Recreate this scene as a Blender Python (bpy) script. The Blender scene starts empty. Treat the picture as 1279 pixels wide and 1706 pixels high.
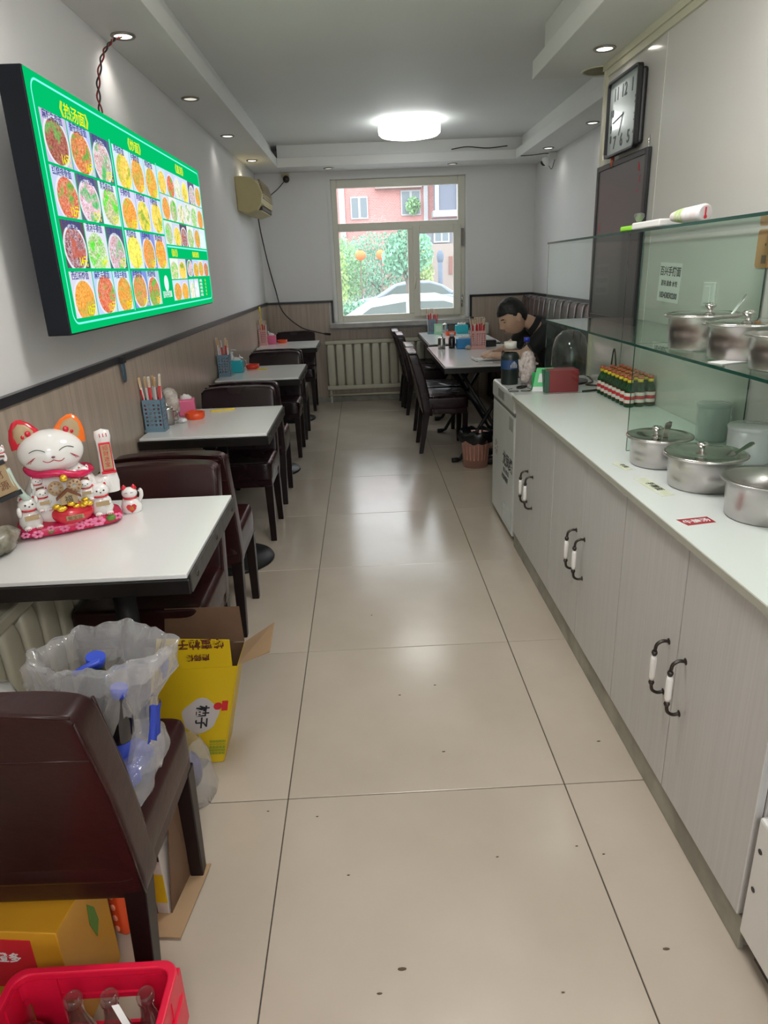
import bpy, bmesh, math, random
from mathutils import Vector, Matrix, noise, Euler
R = math.radians
PI = math.pi
S = bpy.context.scene
COL = S.collection
# ---------------------------------------------------------------- camera
cam_d = bpy.data.cameras.new('camera'); cam = bpy.data.objects.new('camera', cam_d); COL.objects.link(cam)
_p, _y, _r = 0.343878778, -0.0195703397, -0.0401588692
_f = Vector((-math.sin(_y)*math.cos(_p), math.cos(_y)*math.cos(_p), -math.sin(_p)))
_ri = Vector((math.cos(_y), math.sin(_y), 0)); _up = _ri.cross(_f)
_R2 = _ri*math.cos(_r)+_up*math.sin(_r); _U2 = -_ri*math.sin(_r)+_up*math.cos(_r)
M4 = Matrix((( _R2.x, _U2.x, -_f.x, 0), (_R2.y, _U2.y, -_f.y, 0), (_R2.z, _U2.z, -_f.z, 1.42664506), (0, 0, 0, 1)))
cam.matrix_world = M4
cam_d.sensor_fit = 'VERTICAL'; cam_d.sensor_height = 36.0; cam_d.lens = 1132.98*36.0/1706.0
cam_d.clip_start = 0.02; cam_d.clip_end = 300
S.camera = cam
# ---------------------------------------------------------------- world, exposure
W = bpy.data.worlds.new('world'); S.world = W; W.use_nodes = True
_bg = W.node_tree.nodes['Background']; _bg.inputs[0].default_value = (0.92, 0.96, 1.0, 1); _bg.inputs[1].default_value = 5.0
S.view_settings.view_transform = 'Standard'; S.view_settings.look = 'None'; S.view_settings.gamma = 1
S.view_settings.use_curve_mapping = False; S.view_settings.exposure = 0.0
try:
    S.cycles.max_bounces = 10; S.cycles.transparent_max_bounces = 24; S.cycles.diffuse_bounces = 5
    S.cycles.use_denoising = True; S.cycles.caustics_reflective = False; S.cycles.caustics_refractive = False
    S.cycles.sample_clamp_indirect = 4.0
except Exception: pass
def portal(name, loc, rot, sx, sy):
    l = bpy.data.lights.new(name, 'AREA'); l.shape = 'RECTANGLE'; l.size = sx; l.size_y = sy
    l.cycles.is_portal = True
    o = bpy.data.objects.new(name, l); COL.objects.link(o); o.location = loc; o.rotation_euler = rot
portal('window_portal', (0.43, 8.12, 1.6), (R(-90), 0, 0), 1.42, 1.46)
portal('doorway_portal', (0.735, -2.62, 1.15), (R(90), 0, 0), 1.05, 2.2)

# ---------------------------------------------------------------- materials
MATS = {}
def mat(name, col=(0.8, 0.8, 0.8), rough=0.5, metal=0.0, spec=0.5, coat=0.0, var=0.0, vscale=8.0, bump=0.0, bscale=40.0,
        stretch=None, col2=None, coatr=0.05, emit=None, estr=0.0, sheen=0.0, rvar=0.0):
    if name in MATS: return MATS[name]
    m = bpy.data.materials.new(name); m.use_nodes = True; nt = m.node_tree; b = nt.nodes['Principled BSDF']
    b.inputs['Base Color'].default_value = (*col, 1); b.inputs['Roughness'].default_value = rough
    b.inputs['Metallic'].default_value = metal; b.inputs['Specular IOR Level'].default_value = spec
    b.inputs['Coat Weight'].default_value = coat; b.inputs['Coat Roughness'].default_value = coatr
    if emit: b.inputs['Emission Color'].default_value = (*emit, 1); b.inputs['Emission Strength'].default_value = estr
    tc = nt.nodes.new('ShaderNodeTexCoord'); mp = nt.nodes.new('ShaderNodeMapping')
    nt.links.new(tc.outputs['Object'], mp.inputs[0])
    if stretch: mp.inputs['Scale'].default_value = stretch
    if var > 0 or col2 or rvar > 0:
        n = nt.nodes.new('ShaderNodeTexNoise'); n.inputs['Scale'].default_value = vscale; n.inputs['Detail'].default_value = 5
        nt.links.new(mp.outputs[0], n.inputs['Vector'])
        if var > 0 or col2:
            r = nt.nodes.new('ShaderNodeValToRGB'); c2 = col2 or tuple(c*(1-var) for c in col)
            r.color_ramp.elements[0].position = .35; r.color_ramp.elements[1].position = .65
            r.color_ramp.elements[0].color = (*c2, 1); r.color_ramp.elements[1].color = (*col, 1)
            nt.links.new(n.outputs[0], r.inputs[0]); nt.links.new(r.outputs[0], b.inputs['Base Color'])
        if rvar > 0:
            mr = nt.nodes.new('ShaderNodeMapRange'); mr.inputs[3].default_value = rough; mr.inputs[4].default_value = rough+rvar
            nt.links.new(n.outputs[0], mr.inputs[0]); nt.links.new(mr.outputs[0], b.inputs['Roughness'])
    if bump > 0:
        n2 = nt.nodes.new('ShaderNodeTexNoise'); n2.inputs['Scale'].default_value = bscale; n2.inputs['Detail'].default_value = 4
        nt.links.new(mp.outputs[0], n2.inputs['Vector'])
        bp = nt.nodes.new('ShaderNodeBump'); bp.inputs['Strength'].default_value = bump; bp.inputs['Distance'].default_value = .01
        nt.links.new(n2.outputs[0], bp.inputs['Height']); nt.links.new(bp.outputs[0], b.inputs['Normal'])
    MATS[name] = m; return m
def glassmat(name, tint=(0.9, 0.96, 0.92), rough=0.0, gloss=1.0, haze=0.0, hcol=(0.9, 0.9, 0.92), ior=1.45, bump=0.0):
    """thin clear sheet: straight-through transparency, Fresnel reflection and, for plastic film, some milky diffusion"""
    if name in MATS: return MATS[name]
    m = bpy.data.materials.new(name); m.use_nodes = True; nt = m.node_tree; nt.nodes.clear()
    out = nt.nodes.new('ShaderNodeOutputMaterial'); t = nt.nodes.new('ShaderNodeBsdfTransparent'); t.inputs[0].default_value = (*tint, 1)
    g = nt.nodes.new('ShaderNodeBsdfGlossy'); g.inputs['Roughness'].default_value = rough; g.inputs[0].default_value = (gloss, gloss, gloss, 1)
    fr = nt.nodes.new('ShaderNodeFresnel'); fr.inputs[0].default_value = ior
    ge = nt.nodes.new('ShaderNodeNewGeometry'); im = nt.nodes.new('ShaderNodeMapRange'); im.inputs[3].default_value = ior; im.inputs[4].default_value = 1/ior
    nt.links.new(ge.outputs['Backfacing'], im.inputs[0]); nt.links.new(im.outputs[0], fr.inputs[0])   # same reflectance leaving the sheet as entering it
    mx = nt.nodes.new('ShaderNodeMixShader'); nt.links.new(fr.outputs[0], mx.inputs[0])
    if bump:
        tc = nt.nodes.new('ShaderNodeTexCoord'); nz = nt.nodes.new('ShaderNodeTexNoise'); nz.inputs['Scale'].default_value = 28; nz.inputs['Detail'].default_value = 3; nz.inputs['Distortion'].default_value = 1.5
        bp = nt.nodes.new('ShaderNodeBump'); bp.inputs['Strength'].default_value = bump; bp.inputs['Distance'].default_value = .02
        nt.links.new(tc.outputs['Object'], nz.inputs['Vector']); nt.links.new(nz.outputs[0], bp.inputs['Height']); nt.links.new(bp.outputs[0], g.inputs['Normal']); nt.links.new(bp.outputs[0], fr.inputs['Normal'])
    base = t.outputs[0]
    if haze > 0:
        d = nt.nodes.new('ShaderNodeBsdfDiffuse'); d.inputs[0].default_value = (*hcol, 1)
        tl = nt.nodes.new('ShaderNodeBsdfTranslucent'); tl.inputs[0].default_value = (*hcol, 1)
        a = nt.nodes.new('ShaderNodeMixShader'); a.inputs[0].default_value = .5
        nt.links.new(d.outputs[0], a.inputs[1]); nt.links.new(tl.outputs[0], a.inputs[2])
        m2 = nt.nodes.new('ShaderNodeMixShader'); m2.inputs[0].default_value = haze
        nt.links.new(t.outputs[0], m2.inputs[1]); nt.links.new(a.outputs[0], m2.inputs[2]); base = m2.outputs[0]
    nt.links.new(base, mx.inputs[1]); nt.links.new(g.outputs[0], mx.inputs[2]); nt.links.new(mx.outputs[0], out.inputs[0])
    MATS[name] = m; return m
def emat(name, col, st=1.0):
    if name in MATS: return MATS[name]
    m = bpy.data.materials.new(name); m.use_nodes = True; nt = m.node_tree; nt.nodes.clear()
    out = nt.nodes.new('ShaderNodeOutputMaterial'); e = nt.nodes.new('ShaderNodeEmission')
    e.inputs[0].default_value = (*col, 1); e.inputs[1].default_value = st; nt.links.new(e.outputs[0], out.inputs[0])
    MATS[name] = m; return m
def s2l(*c): return tuple(((x/255)/12.92 if x/255 <= .04045 else (((x/255)+.055)/1.055)**2.4) for x in c)

WALL = mat('wall_paint', (0.77, 0.765, 0.765), .55, bump=.05, bscale=60, var=.04, vscale=1.5)
CEIL = mat('ceiling_paint', (0.85, 0.865, 0.85), .6, var=.03, vscale=1.2)
SOFF = mat('soffit_paint', (0.80, 0.80, 0.785), .5, var=.03, vscale=2)
PANEL = mat('glossy_white_panel', (0.68, 0.655, 0.63), .16, coat=.5, coatr=.06, var=.04, vscale=1.0)
TRIMB = mat('black_trim', (0.018, 0.018, 0.022), .3)
CREAM = mat('cream_trim', (0.62, 0.60, 0.46), .4)
def wood_panel():
    m = mat('wainscot_laminate', (0.45, 0.37, 0.30), .32, col2=(0.36, 0.295, 0.235), vscale=6, stretch=(7, 7, .35), bump=.03, bscale=30)
    return m
WAINS = wood_panel()
TILE = mat('beige_polished_tile', (0.52, 0.45, 0.375), .13, spec=.75, col2=(0.465, 0.40, 0.33), vscale=2.2, rvar=.14, bump=.01, bscale=3)
GROUT = mat('dark_grout', (0.06, 0.052, 0.045), .8)
LEATH = mat('maroon_leatherette', (0.030, 0.008, 0.008), .24, spec=.30, var=.3, vscale=4, bump=.12, bscale=22, rvar=.12)
LEATH2 = mat('purple_brown_leatherette', (0.020, 0.007, 0.010), .22, spec=.32, var=.3, vscale=4, bump=.1, bscale=25, rvar=.1)
LEGW = mat('dark_wood_leg', (0.012, 0.006, 0.006), .35, spec=.25, var=.3)
BENCHL = mat('bench_leatherette', (0.06, 0.03, 0.03), .22, var=.2, vscale=5, bump=.06, bscale=30)
BLKM = mat('black_metal', (0.012, 0.012, 0.013), .45, spec=.25)
BLKP = mat('black_plastic', (0.012, 0.012, 0.014), .4)
EDGEM = mat('dark_table_edge', (0.012, 0.010, 0.009), .3, spec=.3, var=.3, vscale=20)
ANGLE = mat('worn_grey_steel_angle', (0.10, 0.095, 0.09), .45, metal=.6, var=.4, vscale=30)
TABW = mat('white_table_laminate', (0.78, 0.79, 0.79), .12, spec=.5, rvar=.06, vscale=3, bump=.004, bscale=4)
COUNT = mat('pale_green_white_countertop', (0.74, 0.79, 0.77), .24)
CABW = mat('off_white_cabinet_laminate', (0.57, 0.565, 0.56), .36, col2=(0.53, 0.525, 0.52), vscale=8, stretch=(14, 14, .25))
KICK = mat('worn_grey_green_kickboard', (0.36, 0.35, 0.29), .5, var=.35, vscale=9)
GAP = mat('shadow_gap_board', (0.08, 0.075, 0.07), .8)
WHITE = mat('white_plastic', (0.75, 0.75, 0.74), .35)
WGLOSS = mat('white_ceramic', (0.82, 0.81, 0.79), .12, coat=.4)
CHROME = mat('brushed_steel', (0.50, 0.47, 0.46), .26, metal=1.0, bump=.02, bscale=60, stretch=(1, 1, 14), rvar=.1)
STEEL = mat('polished_steel', (0.62, 0.6, 0.58), .12, metal=1.0)
IRON = mat('dark_bronze_iron', (0.06, 0.05, 0.045), .35, metal=.8)
RADI = mat('cream_radiator_enamel', (0.56, 0.54, 0.43), .4, var=.06)
UPVC = mat('cream_window_frame', (0.66, 0.64, 0.55), .4)
REVEAL = mat('white_reveal', (0.75, 0.75, 0.74), .5)
STONE = mat('grey_stone_sill', (0.40, 0.38, 0.35), .3, var=.2, vscale=14)
CLEARP = glassmat('pale_green_glass', (0.965, 0.985, 0.975), ior=1.45, gloss=.7)
GREENG = glassmat('green_tinted_glass', (0.88, 0.945, 0.905), ior=1.5)
EDGEG = mat('dark_green_glass_edge', (0.012, 0.06, 0.045), .12, spec=.8)
CLEARG = glassmat('clear_glass', (0.97, 0.98, 0.98))
WING = glassmat('window_glass', (0.98, 0.99, 0.99), gloss=.03, haze=.05)
FILM = glassmat('clear_plastic_film', (0.97, 0.97, 0.98), rough=.12, haze=.27, ior=1.6, bump=.3)
FROST = glassmat('frosted_plastic', (0.97, 0.98, 0.98), rough=.25, haze=.72, hcol=(.95, .96, .97))
RED = mat('red_plastic', (0.55, 0.012, 0.02), .3)
CRATE = mat('crimson_crate_plastic', (0.68, 0.008, 0.045), .35)
ORANGE = mat('orange_red_plastic', (0.80, 0.09, 0.02), .35)
YEL = mat('yellow_plastic', (0.85, 0.62, 0.03), .35)
TEAL = mat('teal_plastic', (0.02, 0.42, 0.50), .35)
BLUEP = mat('sky_blue_plastic', (0.03, 0.25, 0.58), .35)
BGREY = mat('blue_grey_plastic', (0.16, 0.26, 0.34), .4)
PINK = mat('pink_plastic', (0.75, 0.16, 0.30), .35)
PINKB = mat('pale_pink_plastic', (0.75, 0.42, 0.40), .45)
PAPER = mat('white_paper', (0.80, 0.80, 0.80), .7)
PAPERR = mat('red_printed_paper', (0.70, 0.03, 0.04), .6)
WOODS = mat('pale_bamboo', (0.65, 0.45, 0.25), .6)
KRAFT = mat('kraft_cardboard', (0.38, 0.25, 0.14), .7, var=.12, vscale=10)
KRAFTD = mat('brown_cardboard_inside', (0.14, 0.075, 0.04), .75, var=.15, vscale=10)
YCARD = mat('yellow_printed_carton', (0.62, 0.42, 0.005), .4, var=.06, vscale=5)
OCARD = mat('orange_printed_carton', (0.62, 0.30, 0.02), .4, var=.1, vscale=5)
WCARD = mat('white_carton_board', (0.55, 0.50, 0.47), .6)
INK = mat('black_ink', (0.02, 0.02, 0.025), .5)
INKB = mat('brown_ink', (0.10, 0.02, 0.01), .5)
GRNI = mat('green_ink', (0.10, 0.25, 0.03), .5)
GREENB = glassmat('green_bottle_glass', (0.05, 0.42, 0.12), haze=.25, hcol=(0.0, 0.25, 0.06))
DGREEN = glassmat('dark_green_bottle_glass', (0.02, 0.16, 0.06), haze=.4, hcol=(0.0, 0.05, 0.02))
LABR = mat('red_label', (0.55, 0.02, 0.03), .4)
LABW = mat('white_label', (0.72, 0.70, 0.66), .45)
LABB = mat('blue_label', (0.02, 0.06, 0.50), .35)
LABP = mat('purple_label', (0.15, 0.08, 0.45), .35)
CAPR = mat('copper_red_cap', (0.50, 0.12, 0.06), .35, metal=.3)
GOLD = mat('gold_paint', (0.85, 0.55, 0.05), .22, metal=.7)
ROSE = mat('magenta_floral', (0.55, 0.006, 0.05), .25, col2=(0.62, 0.02, 0.12), vscale=26)
CRED = mat('red_paint', (0.60, 0.01, 0.03), .2, coat=.4)
COR = mat('orange_paint', (0.85, 0.16, 0.01), .2, coat=.4)
TAN = mat('tan_lacquer', (0.42, 0.30, 0.16), .4)
BRNP = mat('brown_paint', (0.16, 0.05, 0.02), .35)
FLORP = mat('pink_flower_paint', (0.80, 0.22, 0.40), .3)
ACP = mat('yellowed_plastic', (0.56, 0.48, 0.24), .45, var=.1, vscale=6)
ACG = mat('tan_grille', (0.36, 0.28, 0.17), .5)
ACD = mat('ac_dark_slot', (0.05, 0.04, 0.03), .6)
CORD = mat('dark_cord', (0.03, 0.02, 0.018), .5)
CORDR = mat('red_cord', (0.22, 0.015, 0.015), .5)
SKIN = mat('skin', (0.62, 0.40, 0.29), .5, var=.08, vscale=12)
HAIR = mat('black_hair', (0.006, 0.006, 0.007), .5, bump=.4, bscale=120)
SHIRT = mat('black_cotton', (0.010, 0.011, 0.013), .85, bump=.1, bscale=40)
TROUS = mat('dark_trousers', (0.012, 0.013, 0.018), .85)
LIPS = mat('lips', (0.42, 0.16, 0.13), .5)
LIME = mat('lime_plastic', (0.28, 0.72, 0.03), .35)
SLATE = mat('grey_black_board', (0.085, 0.085, 0.09), .38)
CLOCKF = mat('pale_clock_dial', (0.46, 0.51, 0.52), .12, coat=.35, coatr=.03)
DIGIT = mat('clock_digits', (0.10, 0.11, 0.12), .5, spec=.1)
QG = mat('green_card', (0.05, 0.50, 0.15), .4)
PGREEN = mat('pale_green_card', (0.35, 0.72, 0.48), .45)
LIGHTW = emat('lamp_diffuser', (0.97, 1.0, 0.97), 6.5)
LIGHTX = emat('added_lamp_diffuser', (1.0, 0.97, 0.92), 40.0)
SPOTW = emat('warm_led', (1.0, 0.93, 0.82), 6.0)
SPOTD = emat('dim_led', (1.0, 0.95, 0.80), 0.8)

# ---------------------------------------------------------------- mesh builder
class MB:
    def __init__(s): s.v = []; s.f = []; s.m = []; s.sm = []; s.uv = None; s.M = Matrix.Identity(4)
    def add(s, vs, fs, m=0, smooth=False):
        o = len(s.v); s.v += [tuple(s.M @ Vector(v)) for v in vs]
        for f in fs: s.f.append([i+o for i in f]); s.m.append(m); s.sm.append(smooth)
        return s
    def box(s, x0, x1, y0, y1, z0, z1, m=0):
        vs = [(x0, y0, z0), (x1, y0, z0), (x1, y1, z0), (x0, y1, z0), (x0, y0, z1), (x1, y0, z1), (x1, y1, z1), (x0, y1, z1)]
        return s.add(vs, [(0, 3, 2, 1), (4, 5, 6, 7), (0, 1, 5, 4), (1, 2, 6, 5), (2, 3, 7, 6), (3, 0, 4, 7)], m)
    def hexa(s, b, t, m=0):   # 4 bottom pts, 4 top pts (ccw seen from above)
        return s.add(list(b)+list(t), [(0, 3, 2, 1), (4, 5, 6, 7), (0, 1, 5, 4), (1, 2, 6, 5), (2, 3, 7, 6), (3, 0, 4, 7)], m)
    def lathe(s, prof, c=(0, 0, 0), n=24, m=0, smooth=True, cap=True, sx=1, sy=1):
        vs = []; fs = []
        for (r, z) in prof:
            for i in range(n):
                a = 2*PI*i/n; vs.append((c[0]+r*math.cos(a)*sx, c[1]+r*math.sin(a)*sy, c[2]+z))
        for k in range(len(prof)-1):
            for i in range(n):
                j = (i+1) % n; fs.append((k*n+i, k*n+j, (k+1)*n+j, (k+1)*n+i))
        s.add(vs, fs, m, smooth)
        if cap:
            o = len(s.v)-len(vs)
            if prof[0][0] > 1e-5: s.f.append([o+i for i in range(n)][::-1]); s.m.append(m); s.sm.append(False)
            if prof[-1][0] > 1e-5: s.f.append([o+(len(prof)-1)*n+i for i in range(n)]); s.m.append(m); s.sm.append(False)
        return s
    def cyl(s, c, r, h, n=20, m=0, r2=None): return s.lathe([(r, 0), (r2 if r2 is not None else r, h)], c, n, m)
    def ell(s, c, r, n=20, k=12, m=0, fn=None):
        vs = [(c[0], c[1], c[2]-r[2])]; fs = []
        for a in range(1, k):
            t = -PI/2+PI*a/k
            for i in range(n):
                p = 2*PI*i/n; vs.append((c[0]+r[0]*math.cos(t)*math.cos(p), c[1]+r[1]*math.cos(t)*math.sin(p), c[2]+r[2]*math.sin(t)))
        vs.append((c[0], c[1], c[2]+r[2]))
        for i in range(n):
            j = (i+1) % n; fs.append((0, 1+j, 1+i)); fs.append((len(vs)-1, 1+(k-2)*n+i, 1+(k-2)*n+j))
            for a in range(k-2): fs.append((1+a*n+i, 1+a*n+j, 1+(a+1)*n+j, 1+(a+1)*n+i))
        if fn: vs = [fn(Vector(v)) for v in vs]
        return s.add(vs, fs, m, True)
    def cushion(s, x0, x1, y0, y1, z0, z1, e=.25, n=32, k=16, m=0, fn=None):
        c = ((x0+x1)/2, (y0+y1)/2, (z0+z1)/2); r = ((x1-x0)/2, (y1-y0)/2, (z1-z0)/2)
        P = lambda w, ee: math.copysign(abs(w)**ee, w)
        def g(v):
            return v
        vs = []; fs = []
        for a in range(k+1):
            t = -PI/2+PI*a/k
            for i in range(n):
                p = 2*PI*(i+.5)/n
                x = r[0]*P(math.cos(t), e)*P(math.cos(p), e); y = r[1]*P(math.cos(t), e)*P(math.sin(p), e); z = r[2]*P(math.sin(t), e)
                v = Vector((c[0]+x, c[1]+y, c[2]+z)); vs.append(tuple(fn(v)) if fn else tuple(v))
        for a in range(k):
            for i in range(n):
                j = (i+1) % n; fs.append((a*n+i, a*n+j, (a+1)*n+j, (a+1)*n+i))
        return s.add(vs, fs, m, True)
    def tube(s, pts, r=.005, n=8, m=0, cap=True, r2=None):
        pts = [Vector(p) for p in pts]; N = len(pts); vs = []; fs = []
        t = (pts[1]-pts[0]).normalized(); a = Vector((0, 0, 1)) if abs(t.z) < .9 else Vector((1, 0, 0))
        u = t.cross(a).normalized()
        for k, p in enumerate(pts):
            t = (pts[min(k+1, N-1)]-pts[max(k-1, 0)]).normalized(); u = (u-t*u.dot(t)).normalized(); w = t.cross(u)
            rr = r if r2 is None else r+(r2-r)*k/(N-1)
            for i in range(n):
                q = 2*PI*i/n; vs.append(tuple(p+u*(rr*math.cos(q))+w*(rr*math.sin(q))))
        for k in range(N-1):
            for i in range(n):
                j = (i+1) % n; fs.append((k*n+i, k*n+j, (k+1)*n+j, (k+1)*n+i))
        if cap: fs.append(tuple(range(n))[::-1]); fs.append(tuple((N-1)*n+i for i in range(n)))
        return s.add(vs, fs, m, True)
    def prism(s, poly, M, d, m=0):   # 2D polygon extruded by d along local z, placed by matrix M
        n = len(poly); vs = [tuple(M @ Vector((x, y, 0))) for x, y in poly]+[tuple(M @ Vector((x, y, d))) for x, y in poly]
        fs = [tuple(range(n))[::-1], tuple(range(n, 2*n))]+[(i, (i+1) % n, n+(i+1) % n, n+i) for i in range(n)]
        return s.add(vs, fs, m)
    def build(s, name, mats, parent=None, bevel=0, seg=2, loc=None, rotz=0, autosm=False):
        me = bpy.data.meshes.new(name); me.from_pydata(s.v, [], s.f)
        for mm in (mats if isinstance(mats, (list, tuple)) else [mats]): me.materials.append(mm)
        me.polygons.foreach_set('material_index', s.m); me.polygons.foreach_set('use_smooth', s.sm)
        if s.uv:
            ul = me.uv_layers.new(name='UVMap')
            for i, l in enumerate(me.loops): ul.data[i].uv = s.uv[l.vertex_index]
        me.update()
        bm = bmesh.new(); bm.from_mesh(me); bmesh.ops.recalc_face_normals(bm, faces=bm.faces); bm.to_mesh(me); bm.free()
        o = bpy.data.objects.new(name, me); COL.objects.link(o)
        if parent: o.parent = parent
        if loc is not None: o.location = loc
        if rotz: o.rotation_euler = (0, 0, rotz)
        if bevel:
            b = o.modifiers.new('bevel', 'BEVEL'); b.width = bevel; b.segments = seg; b.limit_method = 'ANGLE'; b.angle_limit = R(40)
        return o
def smoothpath(pts, n=8):
    pts = [Vector(p) for p in pts]; out = []
    P = [pts[0]*2-pts[1]]+pts+[pts[-1]*2-pts[-2]]
    for i in range(1, len(P)-2):
        for k in range(n):
            t = k/n; a, b, c, d = P[i-1], P[i], P[i+1], P[i+2]
            out.append(.5*((2*b)+(c-a)*t+(2*a-5*b+4*c-d)*t*t+(3*b-a-3*c+d)*t**3))
    out.append(pts[-1]); return out
def thing(name, label, cat, loc=(0, 0, 0), rotz=0, group=None):
    o = bpy.data.objects.new(name, None); COL.objects.link(o); o.location = loc; o.rotation_euler = (0, 0, rotz); o.empty_display_size = .05
    o['label'] = label; o['category'] = cat
    if group: o['group'] = group
    return o
def tag(o, label, cat, group=None):
    o['label'] = label; o['category'] = cat
    if group: o['group'] = group
    return o
def struct(o, label=None):
    o['kind'] = 'structure'
    if label: o['label'] = label
    return o
def kids(o): return [c for c in COL.objects if c.parent == o]
KMAP = {}
def dup(root, label, loc=None, rotz=None, group=None):
    def cp(o, par):
        c = o.copy(); COL.objects.link(c); c.parent = par
        for ch in kids(o): cp(ch, c)
        return c
    r = cp(root, None)
    if loc is not None: r.location = loc
    if rotz is not None: r.rotation_euler = (0, 0, rotz)
    r['label'] = label
    if group: r['group'] = group
    return r
DG = None
def textmesh(mb, s, size, M, depth=.0004, align='LEFT', m=0, sx=1.0, bold=0.0, res=2):
    cu = bpy.data.curves.new('txt', 'FONT'); cu.body = s; cu.size = size; cu.extrude = depth/2; cu.align_x = align
    cu.resolution_u = res; cu.offset = bold
    o = bpy.data.objects.new('txt', cu); COL.objects.link(o)
    dg = bpy.context.evaluated_depsgraph_get(); me = bpy.data.meshes.new_from_object(o.evaluated_get(dg))
    vs = [tuple(M @ Vector((v.co.x*sx, v.co.y, v.co.z+depth/2))) for v in me.vertices]
    mb.add(vs, [tuple(p.vertices) for p in me.polygons], m)
    bpy.data.objects.remove(o); bpy.data.curves.remove(cu); bpy.data.meshes.remove(me)
def frame(o, right, up):   # matrix with local x=right, y=up, z=normal
    r = Vector(right).normalized(); u = Vector(up).normalized(); n = r.cross(u)
    return Matrix(((r.x, u.x, n.x, o[0]), (r.y, u.y, n.y, o[1]), (r.z, u.z, n.z, o[2]), (0, 0, 0, 1)))

# ================================================================ ROOM SHELL
LX, RX, BY, FY, CZ = -1.05, 1.89, 7.85, -2.5, 2.60
PX, PY = 1.29, 3.92      # near right partition face and its far end
WX0, WX1, WZ0, WZ1 = -0.275, 1.15, 0.88, 2.32
fl = struct(MB().box(LX-.1, RX+.1, FY-.1, BY+.1, -.06, -.0035).build('floor', GROUT))
GX, GY = -0.278, 1.5748
cols = [GX+.8*k for k in range(-1, 4)]; cols = [LX]+[c for c in cols if LX+.02 < c < RX-.02]+[RX]
rows = [GY+.8*k for k in range(-6, 9)]; rows = [FY]+[c for c in rows if FY+.05 < c < BY-.05]+[BY]
tcache = {}
for i in range(len(cols)-1):
    for j in range(len(rows)-1):
        w = round(cols[i+1]-cols[i]-.003, 4); d = round(rows[j+1]-rows[j]-.003, 4); key = (w, d)
        if key not in tcache:
            o = MB().box(0, w, 0, d, -.004, 0).build('floor_tile', TILE, fl, bevel=.0012, seg=1); tcache[key] = o
        else:
            o = tcache[key].copy(); COL.objects.link(o)
        o.location = (cols[i]+.0015, rows[j]+.0015, 0)
struct(MB().box(LX-.1, RX+.1, FY-.1, BY+.3, CZ, CZ+.1).build('ceiling', CEIL))
def wallobj(name, *boxes, m=None):
    mb = MB()
    for b in boxes: mb.box(*b)
    return struct(mb.build(name, m or WALL))
wallobj('wall_left', (LX-.12, LX, FY-.1, BY+.3, -.05, CZ))
wallobj('wall_right', (RX, RX+.12, FY-.1, BY+.3, -.05, CZ))
wallobj('wall_back', (LX, WX0, BY, BY+.28, -.05, CZ), (WX1, RX, BY, BY+.28, -.05, CZ), (WX0, WX1, BY, BY+.28, -.05, WZ0), (WX0, WX1, BY, BY+.28, WZ1, CZ))
wallobj('wall_front', (LX, .20, FY-.1, FY, -.05, CZ), (1.27, RX, FY-.1, FY, -.05, CZ), (.20, 1.27, FY-.1, FY, 2.25, CZ))
wp = wallobj('wall_partition', (PX, RX, FY, PY, 0, CZ-.001), m=PANEL)
MB().box(PX-.0015, PX, 3.20, 3.203, .8, 2.31).build('panel_seam', PANEL, wp)
# unseen glazed entrance behind the viewer, added and narrowed to control incoming daylight
dr = struct(MB().box(.20, .26, FY-.08, FY-.02, 0, 2.25).box(1.21, 1.27, FY-.08, FY-.02, 0, 2.25)
   .box(.2, 1.27, FY-.08, FY-.02, 2.19, 2.25).box(.2, 1.27, FY-.08, FY-.02, 0, .08).build('door_added', UPVC))
MB().box(.26, 1.21, FY-.055, FY-.05, .08, 2.19).build('pane', WING, dr)
# wainscot panels (parts of the walls) and black cap trims
TZ = 1.105
def wains(name, spans, axis):
    for (a, b, z1) in spans:
        mb = MB()
        if axis == 'L': mb.box(LX, LX+.012, a, b, 0, z1)
        elif axis == 'B': mb.box(a, b, BY-.012, BY, 0, z1)
        else: mb.box(RX-.012, RX, a, b, 0, z1)
        struct(mb.build(name, WAINS))
wains('wainscot_panel_left', [(FY+.05+1.22*k, FY+.048+1.22*(k+1) if FY+.048+1.22*(k+1) < BY else BY, TZ-.012) for k in range(9) if FY+1.22*k < BY-.2], 'L')
wains('wainscot_panel_back', [(LX+.012, -.36, TZ-.012), (-.358, 1.21, .80), (1.212, RX, TZ-.012)], 'B')
wains('wainscot_panel_right', [(PY+.02, BY-.012, TZ-.012)], 'R')
struct(MB().box(LX, LX+.022, FY, BY, TZ-.012, TZ+.016).build('trim_1', TRIMB))
struct(MB().box(LX+.02, -.315, BY-.022, BY, TZ-.012, TZ+.012).box(-.338, -.315, BY-.022, BY, .86, TZ).build('trim_2', TRIMB))
struct(MB().box(1.195, RX, BY-.022, BY, TZ-.012, TZ+.012).box(1.195, 1.218, BY-.022, BY, .86, TZ).build('trim_3', TRIMB))
struct(MB().box(RX-.022, RX, PY+.02, BY, TZ-.012, TZ+.012).build('trim_4', TRIMB))
struct(MB().box(PX-.012, PX+.02, PY, PY+.014, .8, 2.345).box(PX-.014, PX, PY-.02, PY+.014, .8, 2.345).build('trim_5', CREAM))
struct(MB().box(PX-.022, PX, FY, PY+.014, 2.315, 2.345).box(PX-.012, PX, FY, PY, 2.285, 2.315).build('trim_6', CREAM))
struct(MB().box(LX+.012, LX+.024, FY, BY, 0, .08).build('baseboard_left', KICK))
struct(MB().box(LX+.02, RX, BY-.024, BY-.012, 0, .06).build('baseboard_back', KICK))
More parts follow.
